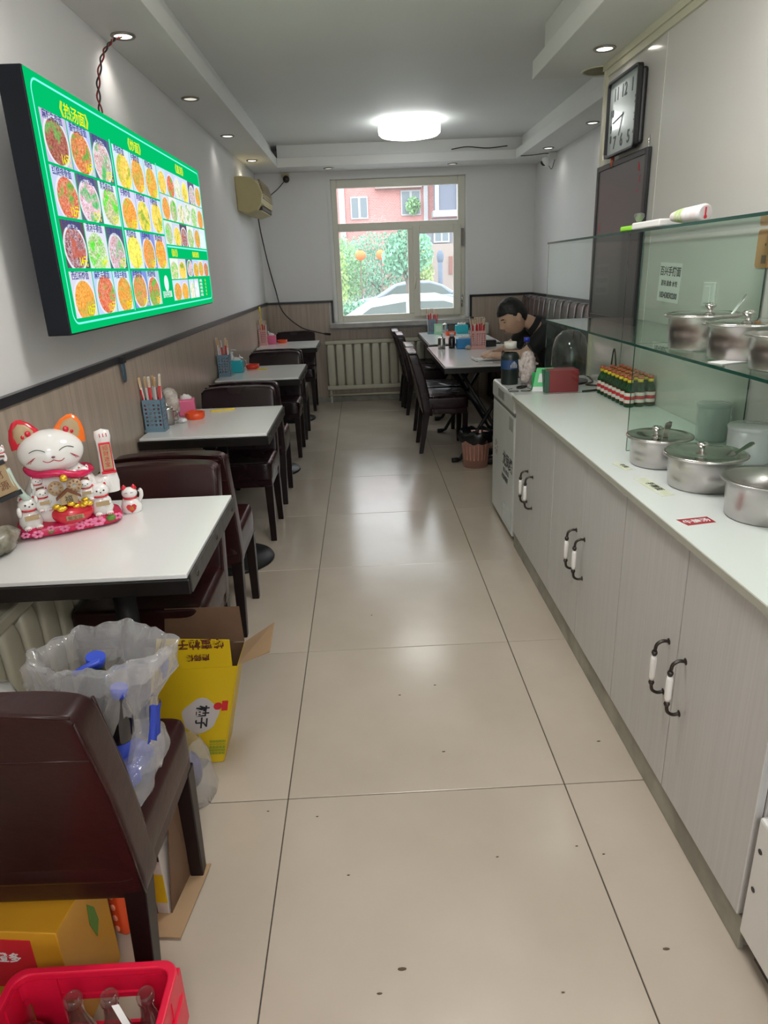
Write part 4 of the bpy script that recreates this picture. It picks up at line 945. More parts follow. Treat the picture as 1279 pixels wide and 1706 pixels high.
pot('open pot on the counter cut off by the right edge', .985, 1.58, .803, .10, .098, lid=False)
spoon_label = 'slotted-handle steel spoon in the left pot on the glass shelf'
pot('left pot on the glass shelf with spoon handle through its lid', 1.015, 2.075, 1.1635, .10, .095, spoon=((.045, -.07, .09), (.085, -.075, .155), .018), knob=(.02, 0))
pot('second pot on the glass shelf with wide domed lid', 1.02, 1.835, 1.1635, .10, .088, knob=(.0, .0))
pot('open pot on the glass shelf at the right edge', 1.01, 1.62, 1.1635, .092, .080, lid=False)
for (x, y, r, h, l) in [(1.225, 2.345, .055, .13, 'taller frosted plastic tub behind the glass divider'), (1.205, 2.06, .068, .115, 'wider frosted plastic tub at the right behind the steel pots')]:
    t = thing('plastic_tub', l, 'tub', (x, y, .803))
    MB().lathe([(0, 0), (r*.9, 0), (r*.95, .01), (r, h), (r-.002, h), (r*.93, .012), (0, .004)], n=36, cap=False).build('tub', FROST, t)
    MB().lathe([(r*1.02, h-.008), (r*1.04, h), (r*.98, h+.004), (0, h+.003)], n=36, cap=False).build('lid', FROST, t)
# labels stuck on the counter
def sticker(label, pts, m, txt=None, ink=INK, size=.012, o=None, right=(1, 0, 0), up=(0, 1, 0)):
    cx = sum(p[0] for p in pts)/4; cy = sum(p[1] for p in pts)/4
    t = thing('counter_label', label, 'label', (cx, cy, .8032))
    MB().prism([(p[0]-cx, p[1]-cy) for p in pts], Matrix.Identity(4), .0006).build('paper', m, t)
    if txt:
        mb = MB(); textmesh(mb, txt, size, frame(o, right, up) if o else frame((0, 0, .0008), right, up), align='CENTER', depth=.0003, bold=.0003); mb.build('lettering', ink, t)
YLAB = mat('pale_yellow_label', (.62, .66, .42), .5, col2=(.7, .74, .66), vscale=30)
sticker('small pale yellow label nearest the glass divider', [(.785, 2.10), (.80, 2.02), (.825, 2.03), (.81, 2.12)], YLAB, '牛肉', size=.02, o=(-.0, .0, .0008), right=(.2, -1, 0), up=(1, .2, 0))
sticker('longer worn yellow label with dark print on the counter edge', [(.79, 1.93), (.805, 1.76), (.845, 1.77), (.83, 1.94)], YLAB, '手擀面', size=.026, o=(-.005, .0, .0008), right=(.1, -1, 0), up=(1, .1, 0))
sticker('red label with white lettering on the front of the counter', [(.765, 1.580), (.776, 1.538), (.852, 1.552), (.848, 1.592)], mat('dark_red_label', (.38, .02, .03), .3), '牛腩汤', PAPER, .024, (.0, -.009, .0008), (1, .16, 0), (-.16, 1, 0))
tag(MB().box(-.05, .06, -.02, .03, 0, .002).build('shelf_label', PAPER, loc=(.95, 1.76, 1.1635), rotz=.3), 'white slip of paper on the glass shelf between the pots', 'label')
# little green bottles
def small_bottle(label, loc):
    t = thing('small_green_bottle', label, 'bottle', loc, group='small green liquor bottles in rows on the counter')
    MB().lathe([(0, 0), (.020, 0), (.0225, .004), (.0225, .070), (.018, .088), (.0095, .102), (.009, .118)], n=18, cap=False).build('body', GREENB, t)
    MB().lathe([(.0229, .018), (.0229, .066)], n=18, cap=False).build('label', LABR, t)
    MB().lathe([(.0231, .050), (.0231, .064)], n=18, cap=False).lathe([(.0231, .020), (.0231, .034)], n=18, cap=False).build('label_band', LABW, t)
    MB().cyl((0, 0, .108), .0120, .014, 16).build('neck_band', YEL, t); MB().cyl((0, 0, .122), .0130, .012, 16).build('cap', CAPR, t)
    return t
sb = None
for i in range(8):
    for j in range(3):
        loc = (1.168+.048*j, 3.345-.052*i+.006*j, .803)
        l = 'small green bottle, %s row from the viewer, %s' % (['eighth', 'seventh', 'sixth', 'fifth', 'fourth', 'third', 'second', 'first'][i], ['column nearest the aisle', 'middle column', 'column against the wall'][j])
        if sb is None: sb = small_bottle(l, loc)
        else: dup(sb, l, loc, rotz=.3*((i*3+j) % 5))
# things on the freezer
FZ = .795
t = thing('thermos_bottle', 'dark green-black flask with blue logo band and white cap on the freezer', 'bottle', (.80, 3.78, FZ))
MB().lathe([(0, 0), (.044, 0), (.047, .006), (.047, .075), (.049, .078), (.049, .150), (.044, .165), (.036, .172)], n=30, cap=False).build('body', mat('dark_flask', (.012, .020, .018), .35), t)
MB().lathe([(.0495, .085), (.0495, .135)], n=30, cap=False).build('logo_band', mat('navy_band', (.02, .06, .16), .4), t)
MB().lathe([(.036, .172), (.037, .195), (.034, .197)], n=30, cap=False).build('clear_neck', CLEARG, t); MB().cyl((0, 0, .195), .034, .034, 28).build('cap', mat('warm_white_cap', (.72, .70, .64), .5), t)
m_ = MB()
for a in range(-3, 4): m_.M = Matrix.Rotation(R(-75+a*7), 4, 'Z'); m_.tube([(.0500, 0, .092), (.0500, 0, .092+.036*math.cos(a*.35))], .0012, 5)
m_.M = Matrix.Identity(4); m_.build('arch_logo', PAPER, t)
t = thing('water_bottle', 'clear plastic water bottle with purple-blue label and blue cap', 'bottle', (.885, 3.76, FZ))
MB().lathe([(0, .004), (.028, 0), (.033, .008), (.033, .165), (.030, .180), (.014, .215), (.013, .235)], n=26, cap=False).build('body', CLEARG, t)
MB().lathe([(.0335, .085), (.0335, .145)], n=26, cap=False).build('label', LABW, t); MB().cyl((0, 0, .228), .016, .022, 22).build('cap', mat('deep_blue_cap', (.02, .03, .35), .4), t)
m_ = MB(); m_.M = Matrix.Rotation(R(-80), 4, 'Z') @ Matrix.Translation((.0336, 0, .118)) @ Matrix.Rotation(R(90), 4, 'Y'); m_.lathe([(.021, -.001), (.021, .0012)], n=24); m_.build('label_roundel', LABP, t)
crumple('crumpled_paper_bag', 'crumpled white patterned paper bag in front of the water bottle', 'paper bag', (.872, 3.66, FZ), (.042, .034, .09), mat('patterned_tissue', (.66, .60, .58), .6, col2=(.45, .35, .34), vscale=60), 21, 26, .5)
t = thing('green_card_stand', 'tilted green and white card stand on the freezer beside the glass pane', 'card stand', (.905, 3.50, FZ), R(-12))
Mq = frame((-.045, 0, 0), (.93, .0, .0), (.18, .35, .93)); MB().prism([(0, 0), (.085, 0), (.085, .125), (0, .125)], Mq, .003).build('card', QG, t)
MB().prism([(.0, 0), (.085, 0), (.085, .025), (.0, .025)], Mq @ Matrix.Translation((0, 0, .0031)), .0006).prism([(.02, .048), (.065, .048), (.065, .095), (.02, .095)], Mq @ Matrix.Translation((0, 0, .0031)), .0006).build('white_print', PAPER, t)
MB().prism([(.018, .03), (.067, .03), (.067, .045), (.018, .045)], Mq @ Matrix.Translation((0, 0, .0031)), .0006).build('green_band', QG, t)
MB().prism([(0, 0), (.085, 0), (.085, .10), (0, .10)], frame((-.045, .075, 0), (1, 0, 0), (0, -.35, .93)), .003).build('back_leg', QG, t)
t = thing('red_box', 'dark red box behind the end glass pane on the freezer', 'box', (1.00, 3.50, FZ))
MB().box(-.065, .085, -.05, .05, .0, .112).build('box', mat('dull_red_card', (.30, .02, .03), .5), t, bevel=.003); MB().box(-.085, -.066, -.05, .05, 0, .108).build('green_side', mat('dark_green_card', (.03, .12, .08), .5), t)
t = thing('glass_dome', 'tall clear glass dome behind the red box', 'dome', (1.12, 3.75, FZ))
MB().lathe([(.096, .012), (.097, .10), (.093, .19), (.078, .245), (.045, .275), (.0, .285)], n=36, cap=False).build('cloche', glassmat('dome_glass', (.93, .95, .94), ior=1.5, haze=.02), t)
MB().cyl((0, 0, 0), .105, .012, 36).build('base', LEGW, t); MB().ell((0, 0, .045), (.06, .06, .035), 20, 10, fn=lambda v: v+Vector((0, 0, .008*noise.noise(v*60)))).build('dried_moss', mat('moss', (.06, .10, .03), .9), t)
tag(MB().tube(smoothpath([(1.10, 3.43, FZ+.005), (1.2, 3.46, FZ+.006), (1.24, 3.55, FZ+.006), (1.18, 3.62, FZ+.006), (1.24, 3.7, FZ+.006), (1.27, 3.85, FZ+.006)]), .005, 6)
   .tube(smoothpath([(1.24, 3.41, FZ+.02), (1.27, 3.45, FZ+.10), (1.272, 3.5, FZ+.2), (1.275, 3.55, FZ+.01)]), .004, 6).build('cables', CORD), 'dark cables coiled behind the red box on the freezer', 'cable')
t = thing('spectacles', 'thin wire spectacles on the freezer edge before the flask', 'spectacles', (.80, 3.52, FZ))
m_ = MB()
for dx in (-.03, .03): m_.tube([(dx+.024*math.cos(R(a)), .016*math.sin(R(a)), .004) for a in range(0, 361, 20)], .0016, 5)
m_.tube([(.054, 0, .004), (.075, .05, .004), (.06, .09, .004)], .0016, 5).tube([(-.054, 0, .004), (-.05, .06, .004), (-.02, .09, .004)], .0016, 5).build('frame', IRON, t)
tag(MB().cushion(-.02, .02, -.035, .035, 0, .012, e=.6, n=16, k=8).build('black_remote', BLKP, loc=(.835, 3.63, FZ), rotz=-.8), 'small black fob lying beside the crumpled paper bag', 'fob')
# top glass shelf items
t = thing('lime_and_white_pot_lid', 'lime and white flat box with clear glass knob on the top glass shelf', 'box', (.90, 2.30, 1.5115))
MB().box(-.03, .05, .02, .12, 0, .014).build('lime_end', LIME, t, bevel=.003); MB().box(-.03, .05, -.19, .0195, 0, .020).build('white_part', WHITE, t, bevel=.004)
MB().lathe([(.011, .014), (.007, .026), (.012, .032), (.018, .042), (.016, .050), (.0, .054)], (.01, .065, 0), 8, cap=False, smooth=False).build('glass_knob', glassmat('knob_glass', (.93, .95, .96), ior=1.9, haze=.05), t)
t = thing('packet_roll', 'pink and white patterned packet roll on the top glass shelf', 'packet', (.915, 2.0, 1.5115), R(8))
m_ = MB(); m_.M = Matrix.Translation((0, 0, .022)) @ Matrix.Rotation(R(90), 4, 'X'); m_.lathe([(.012, -.09), (.014, -.08), (.020, -.03), (.022, .03), (.0235, .055), (.018, .062)], n=24, cap=True); m_.build('roll', mat('pinkish_packet', (.72, .62, .62), .35, col2=(.80, .78, .80), vscale=30), t)
m_ = MB(); m_.M = Matrix.Translation((0, 0, .022)) @ Matrix.Rotation(R(90), 4, 'X'); m_.lathe([(.0165, -.065), (.0195, -.04), (.021, -.02)], n=24, cap=False); m_.build('green_print', mat('leaf_print', (.35, .55, .15), .4, col2=(.75, .72, .6), vscale=70), t)
MB().box(-.003, .001, -.0635, -.0620, .010, .036).ell((-.001, -.063, .012), (.005, .001, .005), 10, 6).build('exclamation_mark', CRED, t)

# ================================================================ LUCKY CAT
CT = thing('lucky_cat', 'large white lucky cat figurine with smiling face on magenta floral cushion', 'figurine', (-.888, 1.905, TT), R(28))
def line3(pts, r, name, m, par, n=6): return MB().tube(smoothpath(pts, 5), r, 5).build(name, m, par)
m_ = MB(); m_.M = Matrix.Rotation(0, 4, 'X'); m_.cushion(-.138, .145, -.085, .055, .0, .038, e=.5, n=40, k=12, fn=lambda v: v+Vector((0, 0, .004*noise.noise(v*30)))); m_.build('floral_cushion', ROSE, CT)
m_ = MB()
for (x, y, z, r) in [(-.12, -.080, .02, .011), (-.055, -.086, .028, .010), (.02, -.087, .03, .010), (.125, -.075, .024, .012), (.07, -.085, .022, .018), (.045, -.084, .024, .014), (-.02, -.085, .02, .012), (-.09, -.085, .018, .014), (.02, -.086, .018, .012)]:
    m_ = MB()
    for a in range(6): m_.ell((x+r*.7*math.cos(a*PI/3), y, z+r*.5*math.sin(a*PI/3)), (r*.45, .003, r*.35), 10, 6)
    m_.build('painted_flower', FLORP, CT)
MB().ell((.105, -.080, .024), (.014, .008, .010), 10, 6).ell((-.055, -.082, .020), (.010, .006, .008), 10, 6).build('painted_leaves', GRNI, CT)
MB().lathe([(.085, .03), (.105, .07), (.10, .12), (.075, .165), (.05, .185), (0, .19)], (0, -.005, 0), 32, sy=.68, cap=False).build('body', WGLOSS, CT)
MB().ell((-.012, -.020, .230), (.086, .068, .062), 36, 24, fn=lambda v: Vector((v.x*(1+.0*(v.z)), v.y, v.z))).build('head', WGLOSS, CT)
def ear(sx, mcol):
    bx_ = -.012+sx*.054
    e_ = MB(); e_.lathe([(.046, -.010), (.040, .018), (.028, .042), (.012, .058), (0, .062)], n=24, cap=False, sy=.45); e_.M = Matrix.Identity(4)
    vs = [Matrix.Translation((bx_, -.012, .266)) @ Matrix.Rotation(sx*R(16), 4, 'Y') @ Vector(v) for v in e_.v]; e_.v = [tuple(v) for v in vs]
    o = e_.build('ear', mcol, CT)
    i_ = MB(); i_.lathe([(.030, .002), (.027, .020), (.018, .040), (0, .050)], n=20, cap=False, sy=.34)
    i_.v = [tuple(Matrix.Translation((bx_, -.022, .268)) @ Matrix.Rotation(sx*R(16), 4, 'Y') @ Vector(v)) for v in i_.v]; i_.build('ear_lining', TAN, o)
    f_ = MB(); f_.ell((bx_-.006*sx, -.0315, .288), (.008, .003, .009), 10, 6).ell((bx_+.008*sx, -.0305, .280), (.005, .003, .006), 10, 6); f_.build('ear_flower', CRED, o)
ear(-1, CRED); ear(1, COR)
def onhead(x, z, o=.0012):
    x = -.012+(x+.012)*.88; z = .230+(z-.225)*.88; dx, dz = (x+.012)/.086, (z-.230)/.062; k = max(0, 1-dx*dx-dz*dz); return (x, -.020-.068*math.sqrt(k)-o, z)
m_ = MB()
for sx in (-1, 1): m_.tube(smoothpath([onhead(-.012+sx*(.020+.011*k), .240+.008*math.sin(k*PI/4)) for k in range(5)], 4), .0011, 5)
m_.build('eye_line', mat('dark_green_line', (.03, .06, .04), .4), CT)
MB().ell(onhead(-.012, .222), (.005, .002, .003), 10, 6).build('nose', mat('mauve', (.2, .08, .12), .4), CT)
m_ = MB()
for sx in (-1, 1): m_.tube(smoothpath([onhead(-.012+sx*x, z) for x, z in [(0, .213), (.012, .2075), (.022, .2075), (.031, .213)]], 4), .0011, 5)
for sx in (-1, 1):
    for k in range(3): m_.tube(smoothpath([onhead(-.012+sx*(.050+.004*k), .222-.005*k+.003), onhead(-.012+sx*(.060+.004*k), .218-.003*k), onhead(-.012+sx*(.066+.005*k), .205-.001*k)], 4), .0008, 5)
m_.build('painted_mouth_and_whiskers', mat('red_line', (.5, .02, .04), .4), CT)
m_ = MB(); m_.M = Matrix.Translation((0, -.012, .173)) @ Matrix.Rotation(R(8), 4, 'Y'); n = 28
m_.tube([(.082*math.cos(2*PI*k/n), .060*math.sin(2*PI*k/n)-.004, .004*math.sin(k)) for k in range(n+1)], .0105, 10); m_.build('collar', ROSE, CT)
MB().ell((.002, -.086, .164), (.011, .011, .011), 16, 10).build('bell', GOLD, CT)
# raised arm with red plaque (viewer right), lowered arm with lantern (viewer left)
a_ = MB(); a_.lathe([(.024, 0), (.027, .03), (.022, .06), (.019, .12), (.020, .15), (.023, .165), (.020, .182), (.0, .188)], (.128, -.015, .085), 22, cap=False, sy=.75).build('raised_paw', WGLOSS, CT)
MB().tube([(.085, -.01, .11), (.128, -.015, .12)], .026, 10).build('shoulder', WGLOSS, CT)
pl_ = MB().box(.112, .144, -.034, -.028, .150, .235).build('red_plaque', CRED, CT, bevel=.002)
MB().box(.1155, .1405, -.0352, -.034, .157, .229).build('plaque_gilding', TAN, pl_)
m_ = MB()
for k, ch in enumerate('招财进宝'): textmesh(m_, ch, .0155, frame((.128, -.0356, .214-.0165*k), (1, 0, 0), (0, 0, 1)), align='CENTER')
m_.build('gold_lettering', CRED, pl_)
m_ = MB()
for x in (-.009, 0, .009): m_.tube([(.128+x, -.034, .262), (.128+x, -.037, .252)], .0012, 5)
m_.box(.108, .148, -.035, -.027, .143, .150).build('cuff_and_claws', CRED, CT)
# treasure pot, coins, shop
m_ = MB(); m_.ell((.01, -.070, .058), (.056, .035, .032), 28, 16); m_.build('red_treasure_pot', CRED, CT)
m_ = MB(); r_ = random.Random(4)
for k in range(30): m_.ell((.01+r_.uniform(-.045, .045), -.074+r_.uniform(-.028, .016), .083+r_.uniform(-.007, .010)), (.011, .009, .007), 10, 6)
m_.build('gold_nuggets', GOLD, CT)
MB().box(-.012, .034, -.1062, -.104, .046, .060).build('pot_plaque', TAN, CT, bevel=.002)
m_ = MB(); textmesh(m_, '聚宝盆', .013, frame((.011, -.1066, .048), (1, 0, 0), (0, 0, 1)), align='CENTER'); m_.build('pot_lettering', BRNP, CT)
hs = MB(); hs.prism([(-.022, 0), (.022, 0), (.022, .020), (0, .036), (-.022, .020)], frame((.005, -.088, .092), (1, 0, 0), (0, 0, 1)), .010).build('shop_front', TAN, CT)
m_ = MB()
for sx in (-1, 1): m_.hexa([(.005, -.101, .130), (.005+sx*.032, -.101, .106), (.005+sx*.032, -.086, .106), (.005, -.086, .130)], [(.005, -.101, .136), (.005+sx*.032, -.101, .112), (.005+sx*.032, -.086, .112), (.005, -.086, .136)])
m_.build('shop_roof', BRNP, CT)
m_ = MB(); textmesh(m_, '福', .022, frame((.005, -.0986, .098), (1, 0, 0), (0, 0, 1)), align='CENTER'); m_.build('shop_lettering', INK, CT)
for sx in (-1, 1):
    c = MB(); c.M = Matrix.Translation((.002+sx*.024, -.078, .137)) @ Matrix.Rotation(R(78), 4, 'X'); c.lathe([(.006, 0), (.019, 0), (.020, .002), (.019, .004), (.006, .004)], n=24, cap=False); c.build('round_coin', TAN, CT)
    m_ = MB(); m_.M = c.M
    for a in range(8): m_.M = c.M @ Matrix.Rotation(a*PI/4, 4, 'Z'); m_.box(.010, .016, -.002, .002, .0042, .0048)
    m_.build('coin_marks', BRNP, CT)
def mini_cat(x, y, z, s, par, yaw=0, bib=BRNP):
    M = Matrix.Translation((x, y, z)) @ Matrix.Rotation(yaw, 4, 'Z') @ Matrix.Scale(s, 4)
    b = MB(); b.M = M
    b.lathe([(.6, 0), (.75, .4), (.62, 1.0), (.35, 1.35), (0, 1.4)], n=20, cap=False, sy=.8).ell((0, -.1, 1.65), (.62, .5, .5), 20, 14)
    for sx in (-1, 1): b.lathe([(.2, 0), (.14, .22), (0, .38)], (sx*.38, -.05, 1.98), 10, cap=False)
    b.ell((-.62, -.35, 1.25), (.16, .16, .38), 12, 8).ell((.45, -.5, .85), (.15, .3, .15), 12, 8).ell((-.35, -.6, .15), (.25, .32, .16), 12, 8).ell((.35, -.6, .15), (.25, .32, .16), 12, 8)
    o = b.build('small_kitten', WGLOSS, par)
    c = MB(); c.M = M
    c.tube([(.48*math.cos(a*PI/8), -.05+.42*math.sin(a*PI/8), 1.28) for a in range(17)], .07, 6)
    for sx in (-1, 1): c.lathe([(.12, 0), (.08, .14), (0, .24)], (sx*.38, -.14, 2.0), 10, cap=False)
    for sx in (-1, 1):
        for k in (-1, 0, 1): c.tube([(sx*.35+k*.1, -.93, .22), (sx*.35+k*.1, -.94, .08)], .025, 5)
    c.build('kitten_collar_and_ears', CRED, o)
    c = MB(); c.M = M; c.box(-.42, .42, -.80, -.70, .72, 1.02); c.build('kitten_plaque', bib, o)
    c = MB(); c.M = M
    for sx in (-1, 1): c.ell((sx*.22, -.57, 1.72), (.06, .04, .06), 8, 6)
    c.ell((0, -.61, 1.6), (.06, .03, .04), 8, 6); c.build('kitten_face', INK, o)
for (x, y, z, s, w_) in [(-.098, -.050, .030, .042, .1), (.090, -.052, .034, .043, 0), (-.058, -.058, .076, .030, .1), (.056, -.058, .084, .029, -.1), (-.064, -.046, .118, .025, .2), (.060, -.046, .126, .025, -.2)]: mini_cat(x, y, z, s, CT, w_, TAN if s > .025 else BRNP)
# lantern held at the left
m_ = MB().tube(smoothpath([(-.075, -.03, .10), (-.095, -.06, .115), (-.118, -.07, .16), (-.130, -.07, .21)]), .010, 8).build('fan_handle', mat('pale_celadon', (.5, .62, .55), .3), CT)
ln_ = MB(); ln_.M = Matrix.Translation((-.146, -.06, .182)) @ Matrix.Rotation(R(-16), 4, 'Y'); ln_.box(-.026, .026, -.02, .02, -.04, .04); LNM = ln_.M.copy(); ln_.build('lantern', TAN, CT, bevel=.003)
m_ = MB(); m_.M = LNM; m_.box(-.030, .030, -.024, .024, -.052, -.04).box(-.030, .030, -.024, .024, .04, .050).build('lantern_cap', BLKP, CT)
m_ = MB()
textmesh(m_, '财', .026, LNM @ frame((0, -.0206, .008), (1, 0, 0), (0, 0, 1)), align='CENTER'); textmesh(m_, '源', .026, LNM @ frame((0, -.0206, -.024), (1, 0, 0), (0, 0, 1)), align='CENTER'); m_.build('lantern_lettering', BRNP, CT)
mini_cat(-.134, -.06, .230, .019, CT)
# small separate cat
SC = thing('small_lucky_cat', 'small white waving lucky cat with red heart, beside the large one', 'figurine', (-.735, 2.0, TT), R(14))
MB().lathe([(.024, 0), (.030, .006), (.031, .02), (.026, .038), (.018, .048), (0, .05)], n=26, cap=False, sy=.8).build('body', WGLOSS, SC)
MB().ell((0, -.003, .062), (.023, .019, .018), 24, 16).build('head', WGLOSS, SC)
m_ = MB()
for sx in (-1, 1): m_.lathe([(.009, 0), (.006, .009), (0, .015)], (sx*.014, -.002, .074), 12, cap=False)
m_.tube([(.019*math.cos(a*PI/10), -.002+.016*math.sin(a*PI/10), .0475) for a in range(21)], .003, 6); m_.build('red_ears_and_collar', CRED, SC)
MB().tube(smoothpath([(.024, -.004, .035), (.033, -.008, .05), (.034, -.010, .066), (.030, -.012, .072)]), .0062, 8).build('waving_paw', WGLOSS, SC)
hp = [(0, -.016), (.012, -.004), (.015, .006), (.010, .012), (.003, .011), (0, .007), (-.003, .011), (-.010, .012), (-.015, .006), (-.012, -.004)]
MB().prism(hp, frame((.002, -.0245, .020), (1, 0, 0), (0, -.12, 1)), .003).build('heart', CRED, SC)
m_ = MB(); textmesh(m_, '福', .013, frame((.002, -.0282, .015), (1, 0, 0), (0, -.12, 1)), align='CENTER'); m_.build('heart_lettering', GOLD, SC)
MB().tube([(-.012, -.0212, .066), (-.008, -.0218, .0675), (-.004, -.0218, .066)], .0007, 4).tube([(.012, -.0205, .066), (.008, -.0215, .0675), (.004, -.0218, .066)], .0007, 4).build('eye_line', INK, SC)
# wrapped bundle at the very left edge
crumple('wrapped_bundle', 'dark bundle in clear plastic at the left end of the cat table', 'bundle', (-.985, 1.70, TT), (.04, .075, .035), mat('olive_wrapped', (.10, .09, .05), .25, col2=(.35, .33, .28), vscale=20), 31, 24, .3)

# ================================================================ CLUTTER AT THE LOWER LEFT
def bag_mesh(prof, n=56, amp=.02, seed=0, sx=1, sy=1, lean=(0, 0), freq=9):
    vs = []; fs = []; K = len(prof)
    for k, (r, z) in enumerate(prof):
        for i in range(n):
            a = 2*PI*i/n; ca, sa = math.cos(a), math.sin(a)
            q = noise.noise(Vector((ca*r*freq*2.2+seed, sa*r*freq*2.2, z*freq)))+.5*noise.noise(Vector((ca*r*60+seed, sa*r*60, z*25)))
            rr_ = r+amp*q*(1 if r > .01 else 0)
            vs.append((rr_*ca*sx+lean[0]*max(0, z)**1.5*6, rr_*sa*sy+lean[1]*max(0, z)**1.5*6, max(0.002, z+amp*.6*noise.noise(Vector((ca*3+seed, sa*3, z*6)))) if k else .002))
    for k in range(K-1):
        for i in range(n): j = (i+1) % n; fs.append((k*n+i, k*n+j, (k+1)*n+j, (k+1)*n+i))
    fs.append(tuple(range(n)))
    return MB().add(vs, fs, 0, True)
def soda_bottle(label, loc, rot, m=DGREEN, lab=LABB, r=.032, h=.22, cap=None, group=None):
    t = thing('plastic_bottle', label, 'bottle', loc, 0, group); t.rotation_euler = rot
    MB().lathe([(0, .006), (r*.7, 0), (r, .012), (r, h*.60), (r*.85, h*.74), (r*.42, h*.92), (r*.40, h)], n=24, cap=False).build('body', m, t)
    MB().lathe([(r+.0006, h*.25), (r+.0006, h*.55)], n=24, cap=False).build('label', lab, t)
    MB().cyl((0, 0, h*.97), r*.46, .018, 18).build('cap', cap or LABB, t); return t
sx0, sy0, sz0 = -.585, 1.17, .463
bg = thing('plastic_bag', 'crinkled clear plastic bag standing open on the nearest chair, bottles inside', 'plastic bag', (sx0, sy0, sz0))
bag_mesh([(.001, 0), (.085, .0), (.115, .02), (.118, .07), (.11, .13), (.112, .18), (.122, .23), (.128, .27), (.132, .30), (.122, .312), (.108, .285), (.095, .24)], 90, .034, 3, 1.0, .75, (.06, -.02)).build('bag_film', FILM, bg)
for (a0, z0, w_, h_) in [(-28, .10, 22, .085), (-62, .02, 26, .06), (15, .20, 16, .05)]:
    pv = []; pf = []; nn = 8
    for k in range(nn+1):
        a = R(a0+w_*k/nn)
        for j_, zz in enumerate((z0, z0+h_*.5, z0+h_)): rr2 = .128+.004*math.sin(k*2+j_); pv.append((rr2*math.cos(a)+.06*zz**1.5*6, rr2*.78*math.sin(a)-.02*zz**1.5*6, zz+.006*math.sin(k)))
    for k in range(nn):
        for j_ in range(2): pf.append((k*3+j_, k*3+3+j_, k*3+4+j_, k*3+1+j_))
    MB().add(pv, pf, 0, True).build('blue_print_patch', LABB, bg)
m_ = MB(); m_.tube(smoothpath([(.03, -.085, .29), (.05, -.082, .30), (.075, -.07, .305)]), .006, 5); m_.build('blue_print', LABB, bg)
soda_bottle('dark bottle with blue label upright inside the clear bag', (-.60, 1.20, .475), (R(4), R(10), 0), DGREEN, LABB, .040, .25)
soda_bottle('dark bottle leaning to the right inside the clear bag', (-.545, 1.13, .475), (R(6), R(14), 0), mat('cola_dark', (.01, .008, .01), .12, coat=.5), LABB, .034, .23)
soda_bottle('clear bottle with blue and white label lying against the seat front', (-.50, 1.25, .497), (R(98), 0, R(-14)), CLEARG, LABB, .032, .20)
b2 = thing('plastic_bag', 'loose clear plastic wrap of the bottle lying on the nearest chair', 'plastic bag', (-.505, 1.15, .463))
MB().cushion(-.055, .055, -.13, .11, 0.002, .085, e=.7, n=48, k=22, fn=lambda v: v+Vector((.012*noise.noise(v*28), .012*noise.noise(v*28+Vector((7, 0, 0))), .010*noise.noise(v*34)*(1 if v.z > .02 else 0)))).build('film', FILM, b2)
b3 = thing('plastic_bag', 'pale clear plastic bundle at the left edge under the cat table', 'plastic bag', (-.93, 1.40, .0))
bag_mesh([(.001, 0), (.07, .0), (.09, .1), (.085, .3), (.09, .45), (.06, .51), (.015, .54), (.012, .60)], 40, .02, 8, .9, .9).build('film', FROST, b3)
# tall yellow carton
yc = thing('yellow_carton', 'tall yellow carton with upside-down brown lettering and open flaps under the cat table', 'carton', (-.57, 1.80, 0))
def yx(x, y): return (x+.57, y-1.80)
def slab(name, pts_b, pts_t, m, th, par):   # upright sheet between a bottom edge and a top edge
    a, b = [Vector(p) for p in pts_b]; c, d = [Vector(p) for p in pts_t]; nrm = (b-a).cross(c-a).normalized()*th
    vs = [a, b, d, c, a+nrm, b+nrm, d+nrm, c+nrm]
    return MB().add([tuple(v) for v in vs], [(0, 1, 2, 3), (7, 6, 5, 4), (0, 4, 5, 1), (1, 5, 6, 2), (2, 6, 7, 3), (3, 7, 4, 0)]).build(name, m, par)
def V3(x, y, z): return (x+.57, y-1.80, z)
slab('front_panel', (V3(-.735, 1.75, 0.002), V3(-.497, 1.75, .002)), (V3(-.665, 1.75, .34), V3(-.417, 1.75, .34)), YCARD, .003, yc)
slab('right_panel', (V3(-.497, 1.752, .002), V3(-.497, 1.885, .002)), (V3(-.417, 1.752, .34), V3(-.417, 1.885, .34)), YCARD, .003, yc)
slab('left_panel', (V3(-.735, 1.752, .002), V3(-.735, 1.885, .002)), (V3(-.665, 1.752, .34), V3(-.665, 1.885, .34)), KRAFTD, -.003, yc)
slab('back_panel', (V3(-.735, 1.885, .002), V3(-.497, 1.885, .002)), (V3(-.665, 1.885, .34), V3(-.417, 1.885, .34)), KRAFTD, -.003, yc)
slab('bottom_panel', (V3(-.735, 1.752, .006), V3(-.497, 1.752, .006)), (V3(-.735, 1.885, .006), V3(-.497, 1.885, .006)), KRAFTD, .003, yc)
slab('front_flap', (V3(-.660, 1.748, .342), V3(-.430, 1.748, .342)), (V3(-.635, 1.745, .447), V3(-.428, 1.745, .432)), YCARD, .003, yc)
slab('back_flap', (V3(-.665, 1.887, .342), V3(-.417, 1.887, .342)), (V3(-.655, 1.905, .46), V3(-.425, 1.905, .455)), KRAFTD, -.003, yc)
slab('side_flap', (V3(-.415, 1.755, .342), V3(-.415, 1.885, .342)), (V3(-.315, 1.735, .392), V3(-.318, 1.885, .405)), KRAFT, .003, yc)
m_ = MB(); textmesh(m_, '蜂蜜柚子', .034, frame(V3(-.512, 1.7405, .436), (-1, 0, 0), (0, 0, -1)), align='CENTER', bold=.0008, depth=.0006)
textmesh(m_, '康师傅', .023, frame(V3(-.525, 1.7405, .388), (-1, 0, 0), (0, 0, -1)), align='CENTER', bold=.0006, depth=.0006)
m_.build('brown_lettering', INKB, yc)
